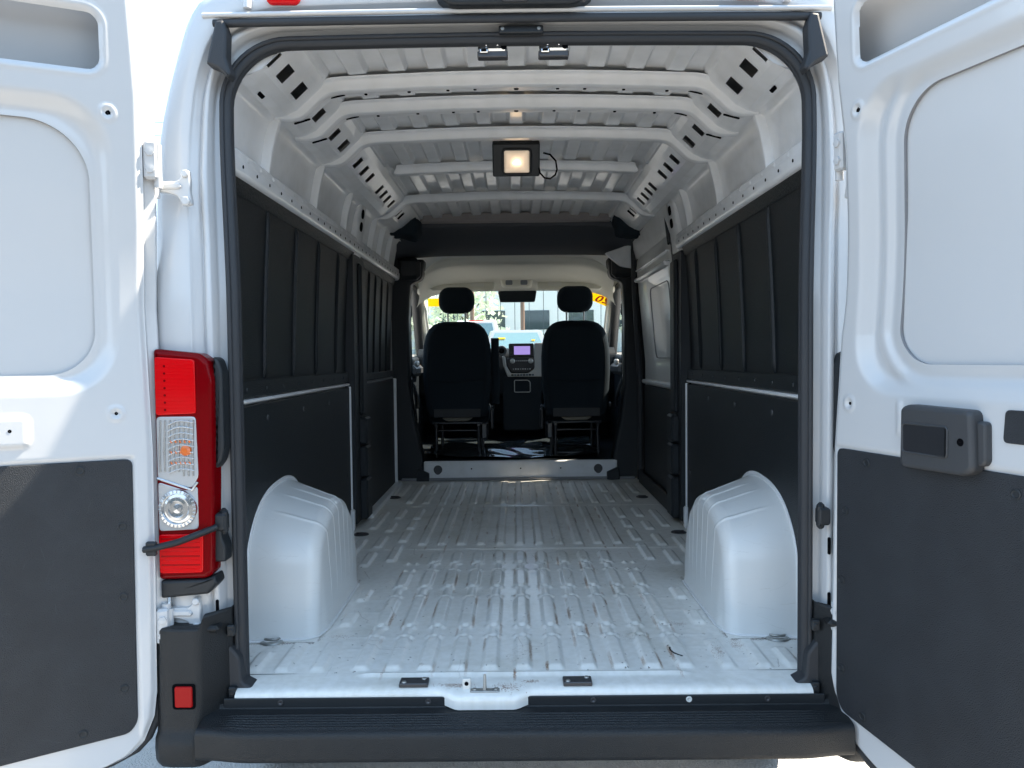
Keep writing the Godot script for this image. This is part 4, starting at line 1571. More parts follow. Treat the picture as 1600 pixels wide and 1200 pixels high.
func seat(s: float) -> void:
	var cx := -0.482 if s < 0 else 0.474
	var root := Node3D.new()
	root.name = "seat"
	root.position = Vector3(cx, 0.15, -3.95) - VAN
	root.set_meta("label", "black cloth driver seat on the left" if s < 0 else "black cloth passenger seat on the right")
	van.add_child(root, true)
	var b := Mb.new()
	var poly := PackedVector2Array()
	var hw := [[0.325, 0.235], [0.40, 0.252], [0.55, 0.268], [0.68, 0.276], [0.80, 0.276], [0.90, 0.268], [0.98, 0.250], [1.03, 0.224], [1.065, 0.186], [1.082, 0.146], [1.090, 0.09]]
	for q in hw:
		poly.append(Vector2(q[1], q[0]))
	for i in hw.size():
		poly.append(Vector2(-hw[hw.size() - 1 - i][1], hw[hw.size() - 1 - i][0]))
	b.prism(poly, Transform3D(Basis(Vector3.RIGHT, Vector3.UP, Vector3(0, 0, 1)), Vector3(0, 0, -0.16)), 0.17, 0.06, 6, true)
	put("backrest", b, M.fabric, root)
	var se := Mb.new()
	var sl := []
	for q in hw:
		sl.append(Vector3(q[1] - 0.045, q[0] - 0.03 * sm(0.9, 1.09, q[0]), 0.0085))
	for i in hw.size():
		var q: Array = hw[hw.size() - 1 - i]
		sl.append(Vector3(-q[1] + 0.045, q[0] - 0.03 * sm(0.9, 1.09, q[0]), 0.0085))
	se.tube(sl, 0.0035, 0.0035, 6)
	se.tube([Vector3(-0.22, 0.62, 0.010), Vector3(0.0, 0.60, 0.011), Vector3(0.22, 0.62, 0.010)], 0.003, 0.003, 6)
	put("seam", se, M.cab, root)
	var h := Mb.new()
	h.prism(rrect(0, 1.262, 0.288, 0.212, 0.085, 8), Transform3D(Basis(), Vector3(0, 0, -0.14)), 0.115, 0.042, 6, true)
	var hr := put("headrest", h, M.fabric, root)
	for x in [-0.07, 0.07]:
		var p := Mb.new()
		p.cyl(Vector3(x, 1.07, -0.055), Vector3(x, 1.18, -0.055), 0.0075, -1.0, 10)
		put("headrest_post", p, M.silver, hr)
	var cu := Mb.new()
	cu.prism(rrect(0, 0, 0.50, 0.15, 0.05, 4), Transform3D(Basis(), Vector3(0, 0.33, -0.66)), 0.55, 0.04, 4)
	put("seat_cushion", cu, M.fabric, root)
	var pn := Mb.new()
	pn.box(Vector3(0.0, 0.355, 0.008), Vector3(0.375, 0.07, 0.012), 0.004)
	put("back_panel", pn, mat(0.05, 0.052, 0.055, 0.7), root)
	var sp := Mb.new()
	sp.prism(soft(pl([-0.13, 0.318, 0.13, 0.318, 0.085, 0.288, -0.085, 0.288]), 0.02), Transform3D(Basis(), Vector3(0, 0, -0.02)), 0.014, 0.004)
	put("spring_cover", sp, mat(0.22, 0.20, 0.16, 0.8), root)
	var f := Mb.new()
	for x in [-0.17, 0.17]:
		f.cyl(Vector3(x, 0.0, 0.0), Vector3(x, 0.27, 0.0), 0.013, -1.0, 10)
		f.cyl(Vector3(x, 0.0, -0.5), Vector3(x, 0.25, -0.5), 0.013, -1.0, 10)
		f.box(Vector3(x, 0.26, -0.25), Vector3(0.03, 0.03, 0.56), 0.006)
	f.cyl(Vector3(-0.20, 0.275, -0.005), Vector3(0.20, 0.275, -0.005), 0.010, -1.0, 10)
	f.cyl(Vector3(-0.18, 0.215, -0.005), Vector3(0.18, 0.215, -0.005), 0.008, -1.0, 10)
	f.cyl(Vector3(-0.18, 0.03, -0.005), Vector3(0.18, 0.03, -0.005), 0.008, -1.0, 10)
	f.box(Vector3(-s * 0.215, 0.21, -0.1), Vector3(0.06, 0.14, 0.2), 0.015)
	f.cyl(Vector3(-s * 0.205, 0.0, -0.02), Vector3(-s * 0.205, 0.22, -0.02), 0.010, -1.0, 8)
	put("seat_frame", f, mat(0.02, 0.021, 0.024, 0.28, 0.0, 0.5), root)
	var a := Mb.new()
	if s < 0:
		a.tube([Vector3(0.305, 0.42, -0.10), Vector3(0.308, 0.6, -0.09), Vector3(0.306, 0.92, -0.07), Vector3(0.306, 0.955, -0.07)], 0.030, 0.034, 10)
	else:
		a.box(Vector3(-0.27, 0.36, -0.2), Vector3(0.035, 0.09, 0.12), 0.015)
	put("armrest" if s < 0 else "recliner_cover", a, M.fabric if s < 0 else M.cab, root)
	var ck := Mb.new()
	ck.box(Vector3(0.275 * -s, 0.30, -0.1), Vector3(0.03, 0.17, 0.10), 0.012)
	ck.lathe(Vector3(0.28, 0.40, -0.12), Vector3(1, 0, 0.3), [Vector2(0.03, 0), Vector2(0.026, 0.012), Vector2(0.001, 0.014)], 14)
	put("recliner", ck, mat(0.03, 0.033, 0.036, 0.3, 0.0, 0.3), root)


func dashboard() -> void:
	var mb := Mb.new()
	# section (z, y) swept across the cab
	var t := Transform3D(Basis(Vector3(0, 0, 1), Vector3.UP, Vector3(-1, 0, 0)), Vector3(0.93, 0, 0))
	mb.prism(soft(pl([-5.02, 0.60, -4.98, 0.80, -5.02, 0.98, -5.12, 1.035, -5.5, 1.03, -5.78, 0.98, -5.78, 0.30, -5.3, 0.30, -5.2, 0.55]), 0.04), t, 1.86, 0.0)
	var d := put("dashboard", mb, M.cab, van)
	var z := -4.965
	# silver surround of the centre stack
	var su := Mb.new()
	su.prism(soft(pl([-0.135, 0.965, -0.125, 0.87, -0.085, 0.765, 0.30, 0.765, 0.30, 1.08, 0.165, 1.08, 0.165, 0.84, 0.11, 0.80, -0.055, 0.80, -0.095, 0.87, -0.105, 0.955]), 0.012, 2), xf(Vector3(0, 0, z)), 0.02, 0.006, 2)
	put("silver_surround", su, M.silver, d)
	var sc := Mb.new()
	sc.prism(rrect(0.045, 1.012, 0.236, 0.128, 0.012, 3), xf(Vector3(0, 0, z - 0.03)), 0.055, 0.006, 2)
	put("screen_housing", sc, mat(0.012, 0.012, 0.014, 0.25), d)
	var s2 := Mb.new()
	s2.prism(pl([-0.023, 0.972, 0.126, 0.972, 0.126, 1.05, -0.023, 1.05]), xf(Vector3(0, 0, z + 0.0255)), 0.001)
	put("screen", s2, M.screen, d)
	var rd := Mb.new()
	rd.prism(soft(pl([-0.09, 0.94, 0.16, 0.94, 0.16, 0.85, 0.11, 0.805, -0.05, 0.805, -0.09, 0.87]), 0.015), xf(Vector3(0, 0, z - 0.01)), 0.035, 0.008, 2)
	put("radio", rd, mat(0.01, 0.01, 0.012, 0.3), d)
	for x in [-0.037, 0.131]:
		var k := Mb.new()
		k.lathe(Vector3(x, 0.912, z + 0.024), Vector3(0, 0, 1), [Vector2(0.024, 0.0), Vector2(0.022, 0.012), Vector2(0.017, 0.016), Vector2(0.001, 0.016)], 18)
		put("knob", k, M.silver, d)
	for i in 6:
		var k := Mb.new()
		k.box(Vector3(0.0 + i * 0.019, 0.914, z + 0.026), Vector3(0.014, 0.008, 0.005), 0.001)
		put("button", k, M.silver, d)
	for i in 8:
		var k := Mb.new()
		k.box(Vector3(-0.03 + i * 0.022, 0.838, z + 0.026), Vector3(0.010, 0.009, 0.004), 0.001)
		put("button", k, M.label if i % 3 else M.zinc, d)
	for i in 8:
		var k := Mb.new()
		k.box(Vector3(-0.04 + i * 0.027, 0.783, z + 0.021), Vector3(0.022, 0.016, 0.008), 0.002)
		put("button", k, mat(0.03, 0.06, 0.08, 0.3) if i % 2 else M.cab, d)
	var ve := Mb.new()
	ve.lathe(Vector3(-0.138, 1.01, z - 0.02), Vector3(0, 0, 1), [Vector2(0.05, 0.0), Vector2(0.046, 0.016), Vector2(0.036, 0.018), Vector2(0.030, 0.006), Vector2(0.001, 0.004)], 20)
	put("air_vent", ve, mat(0.12, 0.14, 0.15, 0.35), d)
	var vi := Mb.new()
	vi.lathe(Vector3(-0.138, 1.01, z - 0.003), Vector3(0, 0, 1), [Vector2(0.026, 0.0), Vector2(0.02, 0.004), Vector2(0.001, 0.004)], 14)
	put("vent_core", vi, M.hole, d)
	var cb := Mb.new()
	cb.prism(rrect(0.05, 0.52, 0.36, 0.52, 0.03, 3), xf(Vector3(0, 0, -5.02)), 0.04, 0.01)
	put("centre_stack", cb, M.cab, d)
	var tr := Mb.new()
	var loop := []
	for p in soft(pl([-0.022, 0.622, 0.125, 0.622, 0.125, 0.715, 0.105, 0.733, -0.022, 0.733]), 0.012, 3):
		loop.append(Vector3(p.x, p.y, -4.972))
	tr.tube(loop, 0.005, 0.005, 6, true)
	put("cubby_trim", tr, M.silver, d)
	var sw := Mb.new()
	var pts := []
	for i in 32:
		var a := TAU * i / 32.0
		pts.append(Vector3(-0.48 + cos(a) * 0.19, 0.95 + sin(a) * 0.17, -4.78 + sin(a) * -0.09))
	sw.tube(pts, 0.016, 0.016, 8, true)
	sw.box(Vector3(-0.48, 0.94, -4.80), Vector3(0.18, 0.12, 0.06), 0.03)
	sw.box(Vector3(-0.48, 0.95, -4.79), Vector3(0.36, 0.035, 0.03), 0.01)
	sw.cyl(Vector3(-0.48, 0.93, -4.8), Vector3(-0.48, 0.85, -5.05), 0.035)
	put("steering_wheel", sw, M.cab, van)


# ---------------------------------------------------------------- rear doors
func sd_rr(p: Vector2, x0: float, x1: float, y0: float, y1: float, r: float, rt := -1.0) -> float:
	var c := Vector2((x0 + x1) / 2, (y0 + y1) / 2)
	var h := Vector2((x1 - x0) / 2, (y1 - y0) / 2)
	var q := p - c
	if rt > 0.0 and q.y > 0.0 and q.x < 0.0:
		r = rt
	var d := q.abs() - h + Vector2(r, r)
	return minf(maxf(d.x, d.y), 0.0) + Vector2(maxf(d.x, 0), maxf(d.y, 0)).length() - r


func rear_door(s: float) -> void:
	var al := deg_to_rad(18.0 if s > 0 else 66.0)
	var u := Vector3(s * sin(al), 0, cos(al))
	var nrm := Vector3(-cos(al), 0, sin(al)) if s > 0 else Vector3(cos(al), 0, sin(al))   # the inner side faces the opening
	var o := Vector3(0.885, 0, 0.05) if s > 0 else Vector3(-1.03, 0, 0.07)
	var root := Node3D.new()
	root.name = "rear_door"
	root.transform = Transform3D(Basis(u, Vector3.UP, u.cross(Vector3.UP)), o - VAN)
	root.set_meta("label", "right rear door with black release handle" if s > 0 else "left rear door swung wide open in partial sun")
	van.add_child(root, true)
	var g := s      # local z of the inner side
	var edge := [[1.98, 0.08], [1.878, 0.078], [1.67, 0.066], [1.5, 0.069], [1.337, 0.054], [1.1, 0.024], [0.99, 0.005], [0.69, -0.019], [0.32, -0.027], [0.04, -0.033], [-0.03, -0.012], [-0.09, 0.018], [-0.12, 0.06], [-0.145, 0.12], [-0.17, 0.21], [-0.19, 0.34], [-0.20, 0.5], [-0.205, 0.66]]
	if s < 0:
		edge = [[1.98, 0.018], [1.895, 0.014], [1.66, 0.002], [1.33, 0.004], [1.1, 0.01], [0.71, -0.002], [0.35, 0.0], [0.02, 0.004], [-0.05, 0.012], [-0.117, 0.04], [-0.15, 0.075], [-0.17, 0.13], [-0.185, 0.25], [-0.195, 0.4], [-0.205, 0.66]]
	var tilt := 0.11 if s > 0 else 0.0      # the hinge side follows the pillar
	for q in edge:
		q[1] -= tilt * maxf(0.0, q[0] - 1.0)
	var win := [0.199, 0.70, 0.925, 1.58, 0.10, 0.11] if s > 0 else [0.133, 0.70, 0.917, 1.582, 0.12, 0.15]
	var rise := 0.10
	var rec := [0.074, 0.70, 1.688, 1.83, 0.028] if s > 0 else [0.097, 0.70, 1.713, 1.853, 0.032]
	var emb := [0.064, 0.76, 0.84, 1.634, 0.13] if s > 0 else [0.070, 0.76, 0.862, 1.65, 0.15]
	var lin := [0.0, 0.69] if s > 0 else [0.052, 0.683]
	var bosses := [[0.071, 1.58], [0.048, 0.817]] if s > 0 else [[0.082, 1.608], [0.086, 0.81]]
	var warp := func(mb: Mb) -> void:      # leans the part with the tail of the van
		for i in mb.v.size():
			var p := mb.v[i]
			var n := mb.n[i]
			var ta := maxf(0.0, p.y - 1.0)
			mb.v[i] = Vector3(p.x + tilt * ta, p.y, p.z + g * lean_at(p.y))
			if ta > 0.0:
				mb.n[i] = Vector3(n.x, n.y - tilt * n.x - g * (lean_at(p.y + 0.01) - lean_at(p.y)) * 100.0 * n.z, n.z).normalized()
	var nu := 132
	var nv := 390
	var rows := []
	var win_d := []
	for j in nv + 1:
		var vv := lerpf(-0.205, 1.98, float(j) / nv)
		var e := tbl(edge, vv)
		var row := PackedVector3Array()
		for i in nu + 1:
			var uu := e + (0.73 - e) * pow(float(i) / nu, 1.15)
			var p := Vector2(uu, vv)
			var w := -0.010 * (1.0 - sm(0.0, 0.018, uu - e))
			# broad recess round the window panel
			var pe := Vector2(uu, vv - rise * 0.25 * maxf(0.0, uu - 0.2)) if s > 0 else p
			var de := sd_rr(p, emb[0], emb[1], emb[2], emb[3], emb[4])
			w -= 0.026 * (1.0 - sm(-0.055, 0.0, de))
			var dw := sd_rr(p, win[0], win[1], win[2], win[3], win[4], win[5])
			w += 0.008 * sm(0.028, 0.055, dw) * (1.0 - sm(0.055, 0.085, dw)) * (1.0 - sm(-0.055, 0.0, de)) if s > 0 else 0.0
			w += 0.004 * (1.0 - sm(0.0, 0.03, dw))
			# deep pocket at the top
			var dr := sd_rr(p, rec[0], rec[1], rec[2], rec[3], rec[4])
			w += 0.004 * (1.0 - sm(0.0, 0.02, absf(dr - 0.006)))
			w -= 0.012 * (1.0 - sm(-0.002, 0.016, dr))
			# bosses round the upper and lower buffer holes
			for b in bosses:
				var q := p.distance_to(Vector2(b[0], b[1]))
				w += 0.003 * (1.0 - sm(0.003, 0.008, absf(q - 0.016))) - 0.003 * (1.0 - sm(0.006, 0.012, q))
			# lower field for the liner
			if vv < lin[1] + 0.02:
				w -= 0.006 * (1.0 - sm(lin[1], lin[1] + 0.012, vv)) * sm(lin[0] - 0.012, lin[0], uu)
			if s > 0:
				w += 0.004 * (1.0 - sm(0.004, 0.01, absf(uu - 0.222))) * (1.0 - sm(0.035, 0.05, absf(vv - 0.79)))
			else:
				var dm := sd_rr(p, 0.298, 0.365, 0.737, 0.805, 0.01)
				w += 0.010 * (1.0 - sm(0.0, 0.012, dm))
			row.append(Vector3(uu, vv, g * w))
		rows.append(row)
	# cut the window hole and the top pocket; vertices on their rims are drawn onto the curves
	var skip := {}
	var inside := func(p: Vector3) -> float:
		return minf(sd_rr(Vector2(p.x, p.y), win[0], win[1], win[2], win[3], win[4], win[5]), sd_rr(Vector2(p.x, p.y), rec[0], rec[1], rec[2], rec[3], rec[4]))
	for j in nv:
		for i in nu:
			var c: Vector3 = (rows[j][i] + rows[j + 1][i + 1]) / 2.0
			if c.y > 0.85 and c.y < 1.9 and c.x > 0.05 and inside.call(c) < 0.0:
				skip[j * 100000 + i] = true
	for j in range(1, nv):
		for i in range(1, nu):
			var a := 0
			for q in [[0, 0], [-1, 0], [0, -1], [-1, -1]]:
				if skip.has((j + q[0]) * 100000 + i + q[1]):
					a += 1
			if a > 0 and a < 4:
				var p: Vector3 = rows[j][i]
				var d: float = inside.call(p)
				var gx: float = inside.call(p + Vector3(0.001, 0, 0)) - d
				var gy: float = inside.call(p + Vector3(0, 0.001, 0)) - d
				var gr := Vector2(gx, gy).normalized()
				var row: PackedVector3Array = rows[j]
				row[i] = p - Vector3(gr.x, gr.y, 0) * d
				rows[j] = row
	var mb := Mb.new()
	mb.patch(rows, false, skip)
	# turned edge towards the outer skin
	var f := []
	for q in [[0.0, -0.010], [0.001, -0.03], [-0.004, -0.036], [-0.026, -0.038], [-0.031, -0.043], [-0.031, -0.082]]:
		var row := PackedVector3Array()
		for j in range(0, nv + 1, 3):
			var vv := lerpf(-0.205, 1.98, float(j) / nv)
			var e := tbl(edge, vv)
			var lowr := sm(-0.2, -0.03, vv)
			var k := 0.6 if s > 0 else 1.0
			row.append(Vector3(e + q[0] * lowr * k, vv - (1.0 - lowr) * -q[0] * 0.6, g * q[1]))
		f.append(row)
	mb.patch(f)
	warp.call(mb)
	var inn := put("door_inner", mb, M.white, root)
	# outer skin, greyed so the shade of the pocket is in its colour
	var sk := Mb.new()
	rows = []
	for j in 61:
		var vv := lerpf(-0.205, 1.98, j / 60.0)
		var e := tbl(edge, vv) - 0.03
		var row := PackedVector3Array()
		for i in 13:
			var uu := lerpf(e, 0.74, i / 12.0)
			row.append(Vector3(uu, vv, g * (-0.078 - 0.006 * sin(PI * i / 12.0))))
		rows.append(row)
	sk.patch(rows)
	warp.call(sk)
	put("door_skin", sk, M.shade_grey, root)
	# blank panel closing the window opening, with a grey line drawn for the shade in its gap
	var pn := Mb.new()
	var poly := PackedVector2Array()
	var cs := [[win[1] - win[4], win[3] - win[4], win[4]], [win[0] + win[5], win[3] - win[5], win[5]], [win[0] + win[4], win[2] + win[4], win[4]], [win[1] - win[4], win[2] + win[4], win[4]]]
	for q in 4:
		for i in 13:
			var t := PI / 2 * (q + i / 12.0)
			poly.append(Vector2(cs[q][0], cs[q][1]) + Vector2(cos(t), sin(t)) * (cs[q][2] + 0.012))
	poly = dense(poly)
	var tf := Transform3D(Basis(Vector3.RIGHT, Vector3.UP, Vector3(0, 0, g)), Vector3(0, 0, g * -0.038))
	pn.prism(poly, tf, 0.005)
	warp.call(pn)
	put("window_blank", pn, M.white, root)
	var bd := Mb.new()
	var lp := []
	for q in 4:
		for i in 13:
			var t := PI / 2 * (q + i / 12.0)
			var c: Vector2 = Vector2(cs[q][0], cs[q][1]) + Vector2(cos(t), sin(t)) * (cs[q][2] + 0.001)
			lp.append(c)
	var lq := []
	for c in dense(PackedVector2Array(lp)):
		lq.append(Vector3(c.x, c.y, g * -0.0275))
	bd.tube(lq, 0.0014, 0.005, 6, true, Vector3(0, 0, 1))
	warp.call(bd)
	put("window_gap", bd, M.seam, root)
	# black liner board and its plugs
	var lb := Mb.new()
	var lpoly := pl([0.0, -0.01, 0.0, 0.69, 0.72, 0.69, 0.72, -0.145, 0.281, -0.082, 0.022, -0.05]) if s > 0 else pl([0.054, -0.055, 0.050, 0.683, 0.72, 0.683, 0.72, -0.14, 0.38, -0.108, 0.075, -0.084])
	lb.prism(soft(lpoly, 0.02, 4), Transform3D(Basis(Vector3.RIGHT, Vector3.UP, Vector3(0, 0, g)), Vector3(0, 0, g * -0.008)), 0.008, 0.0025, 1)
	var ln := put("liner_board", lb, M.liner, root)
	var plugs := [[0.113, 0.662], [0.035, 0.519], [0.022, 0.322], [0.022, 0.072], [0.104, -0.03], [0.542, 0.650], [0.66, 0.5], [0.66, 0.25], [0.4, -0.06]] if s > 0 else [[0.178, 0.659], [0.079, 0.498], [0.081, 0.302], [0.086, 0.045], [0.189, -0.062], [0.42, 0.655], [0.42, -0.085]]
	for q in plugs:
		var b := Mb.new()
		b.lathe(Vector3(q[0], q[1], g * -0.001), Vector3(0, 0, g), [Vector2(0.0125, 0.0), Vector2(0.012, 0.003), Vector2(0.009, 0.0042), Vector2(0.0065, 0.0025), Vector2(0.0005, 0.0025)], 14)
		put("liner_plug", b, M.black, root)
	for q in bosses + ([[0.237, 0.783]] if s > 0 else [[0.333, 0.774]]):
		var b := Mb.new()
		b.lathe(Vector3(q[0], q[1], g * (-0.0035 if q[0] < 0.2 else (0.0005 if s > 0 else 0.0095))), Vector3(0, 0, g), [Vector2(0.0085 if q[1] > 1.0 else 0.0045, 0.0), Vector2(0.0085 if q[1] > 1.0 else 0.0045, 0.0012), Vector2(0.0005, 0.0012)], 12)
		warp.call(b)
		put("plug_hole", b, M.hole, root)
	# hinge halves on the door
	for y in [1.50, 0.20]:
		var h := Mb.new()
		h.box(Vector3(-0.016, y, g * -0.022), Vector3(0.034, 0.10, 0.030), 0.006)
		for dy in [-0.025, 0.02]:
			h.lathe(Vector3(-0.014, y + dy, g * -0.008), Vector3(0, 0, g), [Vector2(0.012, 0.0), Vector2(0.011, 0.006), Vector2(0.0005, 0.007)], 6)
		h.cyl(Vector3(-0.034, y - 0.07, g * -0.03), Vector3(-0.034, y + 0.045, g * -0.03), 0.011, -1.0, 12)
		warp.call(h)
		put("hinge", h, M.white, root)
	if s < 0:
		# bottom seal strip seen past the rounded corner
		var rb := Mb.new()
		var pts := []
		for q in [[0.10, -0.03], [0.0, 0.0], [-0.06, 0.012], [-0.11, 0.035], [-0.14, 0.065], [-0.165, 0.13], [-0.185, 0.27]]:
			pts.append(Vector3(q[1] - 0.006, q[0] - 0.004, g * -0.03))
		rb.tube(pts, 0.010, 0.012, 8)
		put("door_bottom_seal", rb, M.rubber, root)
		return
	var rb2 := Mb.new()
	var pp := []
	for q in [[0.08, -0.043], [0.04, -0.043], [-0.03, -0.022], [-0.09, 0.008], [-0.125, 0.052], [-0.152, 0.112], [-0.177, 0.202], [-0.197, 0.335]]:
		pp.append(Vector3(q[1], q[0], g * -0.02))
	rb2.tube(pp, 0.009, 0.02, 8)
	put("door_bottom_seal", rb2, M.rubber, root)
	# release handle: moulded plate, finger recess, paddle and lock hole
	var hp := Mb.new()
	var hpoly := soft(pl([0.254, 0.672, 0.256, 0.818, 0.275, 0.828, 0.46, 0.824, 0.466, 0.69, 0.44, 0.674]), 0.018, 5)
	hp.prism(hpoly, Transform3D(Basis(Vector3.RIGHT, Vector3.UP, Vector3(0, 0, 1)), Vector3(0, 0, 0.0)), 0.034, 0.012, 4)
	hp.prism(soft(pl([0.44, 0.70, 0.44, 0.80, 0.482, 0.80, 0.484, 0.712, 0.476, 0.70]), 0.012), Transform3D(), 0.018, 0.006, 2)
	put("handle_plate", hp, M.handle, root)
	var hr := Mb.new()
	var rl := []
	for p in rrect(0.333, 0.747, 0.130, 0.070, 0.008, 3):
		rl.append(Vector3(p.x, p.y, 0.0345))
	hr.tube(rl, 0.0035, 0.003, 6, true)
	put("handle_rim", hr, M.handle, root)
	var hc := Mb.new()
	var prow := []
	for i in 9:
		var t := i / 8.0
		var row := PackedVector3Array()
		for y in [0.713, 0.716, 0.778, 0.781]:
			row.append(Vector3(lerpf(0.270, 0.396, t), y, 0.0348 + 0.006 * t * t + (0.0 if y > 0.714 and y < 0.78 else -0.002)))
		prow.append(row)
	hc.patch(prow)
	put("handle_paddle", hc, mat(0.016, 0.017, 0.02, 0.45), root)
	var kh := Mb.new()
	kh.lathe(Vector3(0.432, 0.751, 0.0335), Vector3(0, 0, 1), [Vector2(0.0095, 0.0), Vector2(0.0085, 0.0015), Vector2(0.0005, 0.0012)], 14)
	put("lock_hole", kh, M.hole, root)
	var sp := Mb.new()
	sp.prism(soft(pl([0.511, 0.757, 0.516, 0.829, 0.64, 0.829, 0.64, 0.757]), 0.012), Transform3D(), 0.003, 0.001)
	put("slot_cover", sp, M.liner, root)


# ---------------------------------------------------------------- rear lights and bumper
func tail_light(s: float) -> void:
	var z := 0.012
	var F := func(poly: PackedVector2Array) -> PackedVector2Array:
		for i in poly.size():
			poly[i].x = poly[i].x * s + (0.055 if s > 0 else 0.0)
		return poly
	var hb := Mb.new()
	hb.prism(F.call(soft(pl([1.035, 0.988, 0.905, 0.974, 0.880, 0.955, 0.868, 0.90, 0.872, 0.60, 0.880, 0.345, 0.90, 0.333, 1.035, 0.330]), 0.012, 3)), xf(Vector3(0, 0, z - 0.03)), 0.062, 0.014, 4)
	var root := put("tail_light", hb, M.deep_red, van, "large red and clear left tail light" if s < 0 else "right tail light hidden behind the door")
	var zf := z + 0.0325
	var up := Mb.new()
	up.prism(F.call(soft(pl([1.028, 0.965, 0.915, 0.956, 0.914, 0.804, 1.028, 0.800]), 0.008, 2)), xf(Vector3(0, 0, zf - 0.004)), 0.008, 0.003, 2)
	put("red_lens", up, M.red, root)
	for i in 14:
		var r := Mb.new()
		r.box(Vector3(s * 0.97, 0.81 + i * 0.0102, zf + 0.0038), Vector3(0.108, 0.0032, 0.0016), 0.0006)
		put("lens_rib", r, M.red, root)
	for i in 7:
		var r := Mb.new()
		r.lathe(Vector3(s * 1.0, 0.815 + i * 0.0205, zf + 0.0045), Vector3(0, 0, 1), [Vector2(0.0035, 0.0), Vector2(0.003, 0.0012), Vector2(0.0003, 0.0012)], 8)
		put("diode", r, M.deep_red, root)
	# indicator and reversing chambers
	var cl := Mb.new()
	cl.prism(F.call(soft(pl([1.028, 0.796, 0.916, 0.796, 0.912, 0.625, 0.93, 0.592, 1.028, 0.617]), 0.012, 3)), xf(Vector3(0, 0, zf - 0.006)), 0.008, 0.003, 2)
	put("clear_lens", cl, M.clear_plastic, root)
	for i in 8:
		var r := Mb.new()
		var x := 0.926 + i * 0.0132
		r.tube([Vector3(s * x, 0.628 if x < 0.96 else 0.64, zf + 0.0005), Vector3(s * x, 0.70, zf + 0.002), Vector3(s * (x - 0.004), 0.786, zf + 0.0005)], 0.0052, 0.0032, 8)
		put("lens_prism", r, M.mirror_plastic, root)
	for i in 9:
		var r := Mb.new()
		var y := 0.635 + i * 0.017
		var pts := []
		for j in 9:
			var t := j / 8.0
			pts.append(Vector3(s * lerpf(0.995, 0.922, t), y + 0.007 * sin(t * PI * 1.2) + 0.012 * t, zf + 0.0045))
		r.tube(pts, 0.0032, 0.002, 6)
		put("lens_rib", r, M.mirror_plastic if i % 2 else M.clear_plastic, root)
	for i in 5:
		for j in 3:
			var r := Mb.new()
			r.box(Vector3(s * (0.985 - i * 0.013), 0.665 + j * 0.03, zf + 0.006), Vector3(0.004, 0.008, 0.003), 0.001, Basis(Vector3(0, 0, 1), 0.5))
			put("amber_facet", r, M.amber, root)
	var am := Mb.new()
	am.lathe(Vector3(s * 0.945, 0.700, zf + 0.001), Vector3(0, 0, 1), [Vector2(0.016, 0.0), Vector2(0.0145, 0.006), Vector2(0.008, 0.011), Vector2(0.0004, 0.012)], 14)
	put("amber_bulb", am, M.amber, root)
	var sb := Mb.new()
	sb.prism(F.call(soft(pl([1.028, 0.612, 0.945, 0.585, 0.915, 0.60, 0.915, 0.475, 1.028, 0.470]), 0.012, 3)), xf(Vector3(0, 0, zf - 0.006)), 0.007, 0.003, 2)
	put("clear_lens", sb, M.clear_plastic, root)
	var band := Mb.new()
	band.tube([Vector3(s * 1.028, 0.622, zf + 0.002), Vector3(s * 0.95, 0.595, zf + 0.002), Vector3(s * 0.93, 0.588, zf + 0.002), Vector3(s * 0.914, 0.61, zf + 0.002)], 0.004, 0.004, 6)
	put("lens_divider", band, M.mirror_plastic, root)
	var rv := Mb.new()
	rv.lathe(Vector3(s * 0.972, 0.535, zf + 0.001), Vector3(0, 0, 1), [Vector2(0.055, 0.0), Vector2(0.053, 0.006), Vector2(0.044, 0.008), Vector2(0.042, 0.003), Vector2(0.034, 0.005), Vector2(0.032, 0.009), Vector2(0.024, 0.010), Vector2(0.022, 0.004), Vector2(0.014, 0.003), Vector2(0.012, 0.008), Vector2(0.0004, 0.010)], 36)
	put("reversing_lamp", rv, M.mirror_plastic, root)
	for i in 28:
		var t := TAU * i / 28.0
		var r := Mb.new()
		r.box(Vector3(s * 0.972 + cos(t) * 0.049, 0.535 + sin(t) * 0.049, zf + 0.008), Vector3(0.008, 0.0035, 0.004), 0.001, Basis(Vector3(0, 0, 1), t))
		put("lens_facet", r, M.clear_plastic, root)
	var dn := Mb.new()
	dn.prism(F.call(soft(pl([1.028, 0.462, 0.902, 0.462, 0.905, 0.352, 1.028, 0.350]), 0.008, 2)), xf(Vector3(0, 0, zf - 0.004)), 0.008, 0.003, 2)
	put("red_lens", dn, M.red, root)
	for i in 8:
		var r := Mb.new()
		r.box(Vector3(s * 0.967, 0.362 + i * 0.0125, zf + 0.004), Vector3(0.11, 0.0045, 0.002), 0.0008)
		put("lens_rib", r, M.reflector if i % 2 else M.red, root)
	# dark shrouds between lamp and pillar, and the shelf under it
	var sh := Mb.new()
	sh.prism(F.call(soft(pl([0.875, 0.965, 0.858, 0.955, 0.848, 0.92, 0.848, 0.70, 0.856, 0.665, 0.875, 0.64]), 0.008, 3)), xf(Vector3(0, 0, z - 0.04)), 0.048, 0.008, 2)
	put("lamp_shroud", sh, M.black, van)
	sh = Mb.new()
	sh.prism(F.call(soft(pl([0.885, 0.475, 0.862, 0.475, 0.858, 0.44, 0.85, 0.42, 0.85, 0.375, 0.885, 0.375]), 0.006, 2)), xf(Vector3(0, 0, z - 0.04)), 0.05, 0.006, 2)
	var sf := Mb.new()
	sf.prism(F.call(soft(pl([1.03, 0.328, 0.90, 0.331, 0.875, 0.342, 0.868, 0.318, 0.895, 0.288, 1.03, 0.276]), 0.006, 2)), xf(Vector3(0, 0, z - 0.03)), 0.06, 0.008, 2)
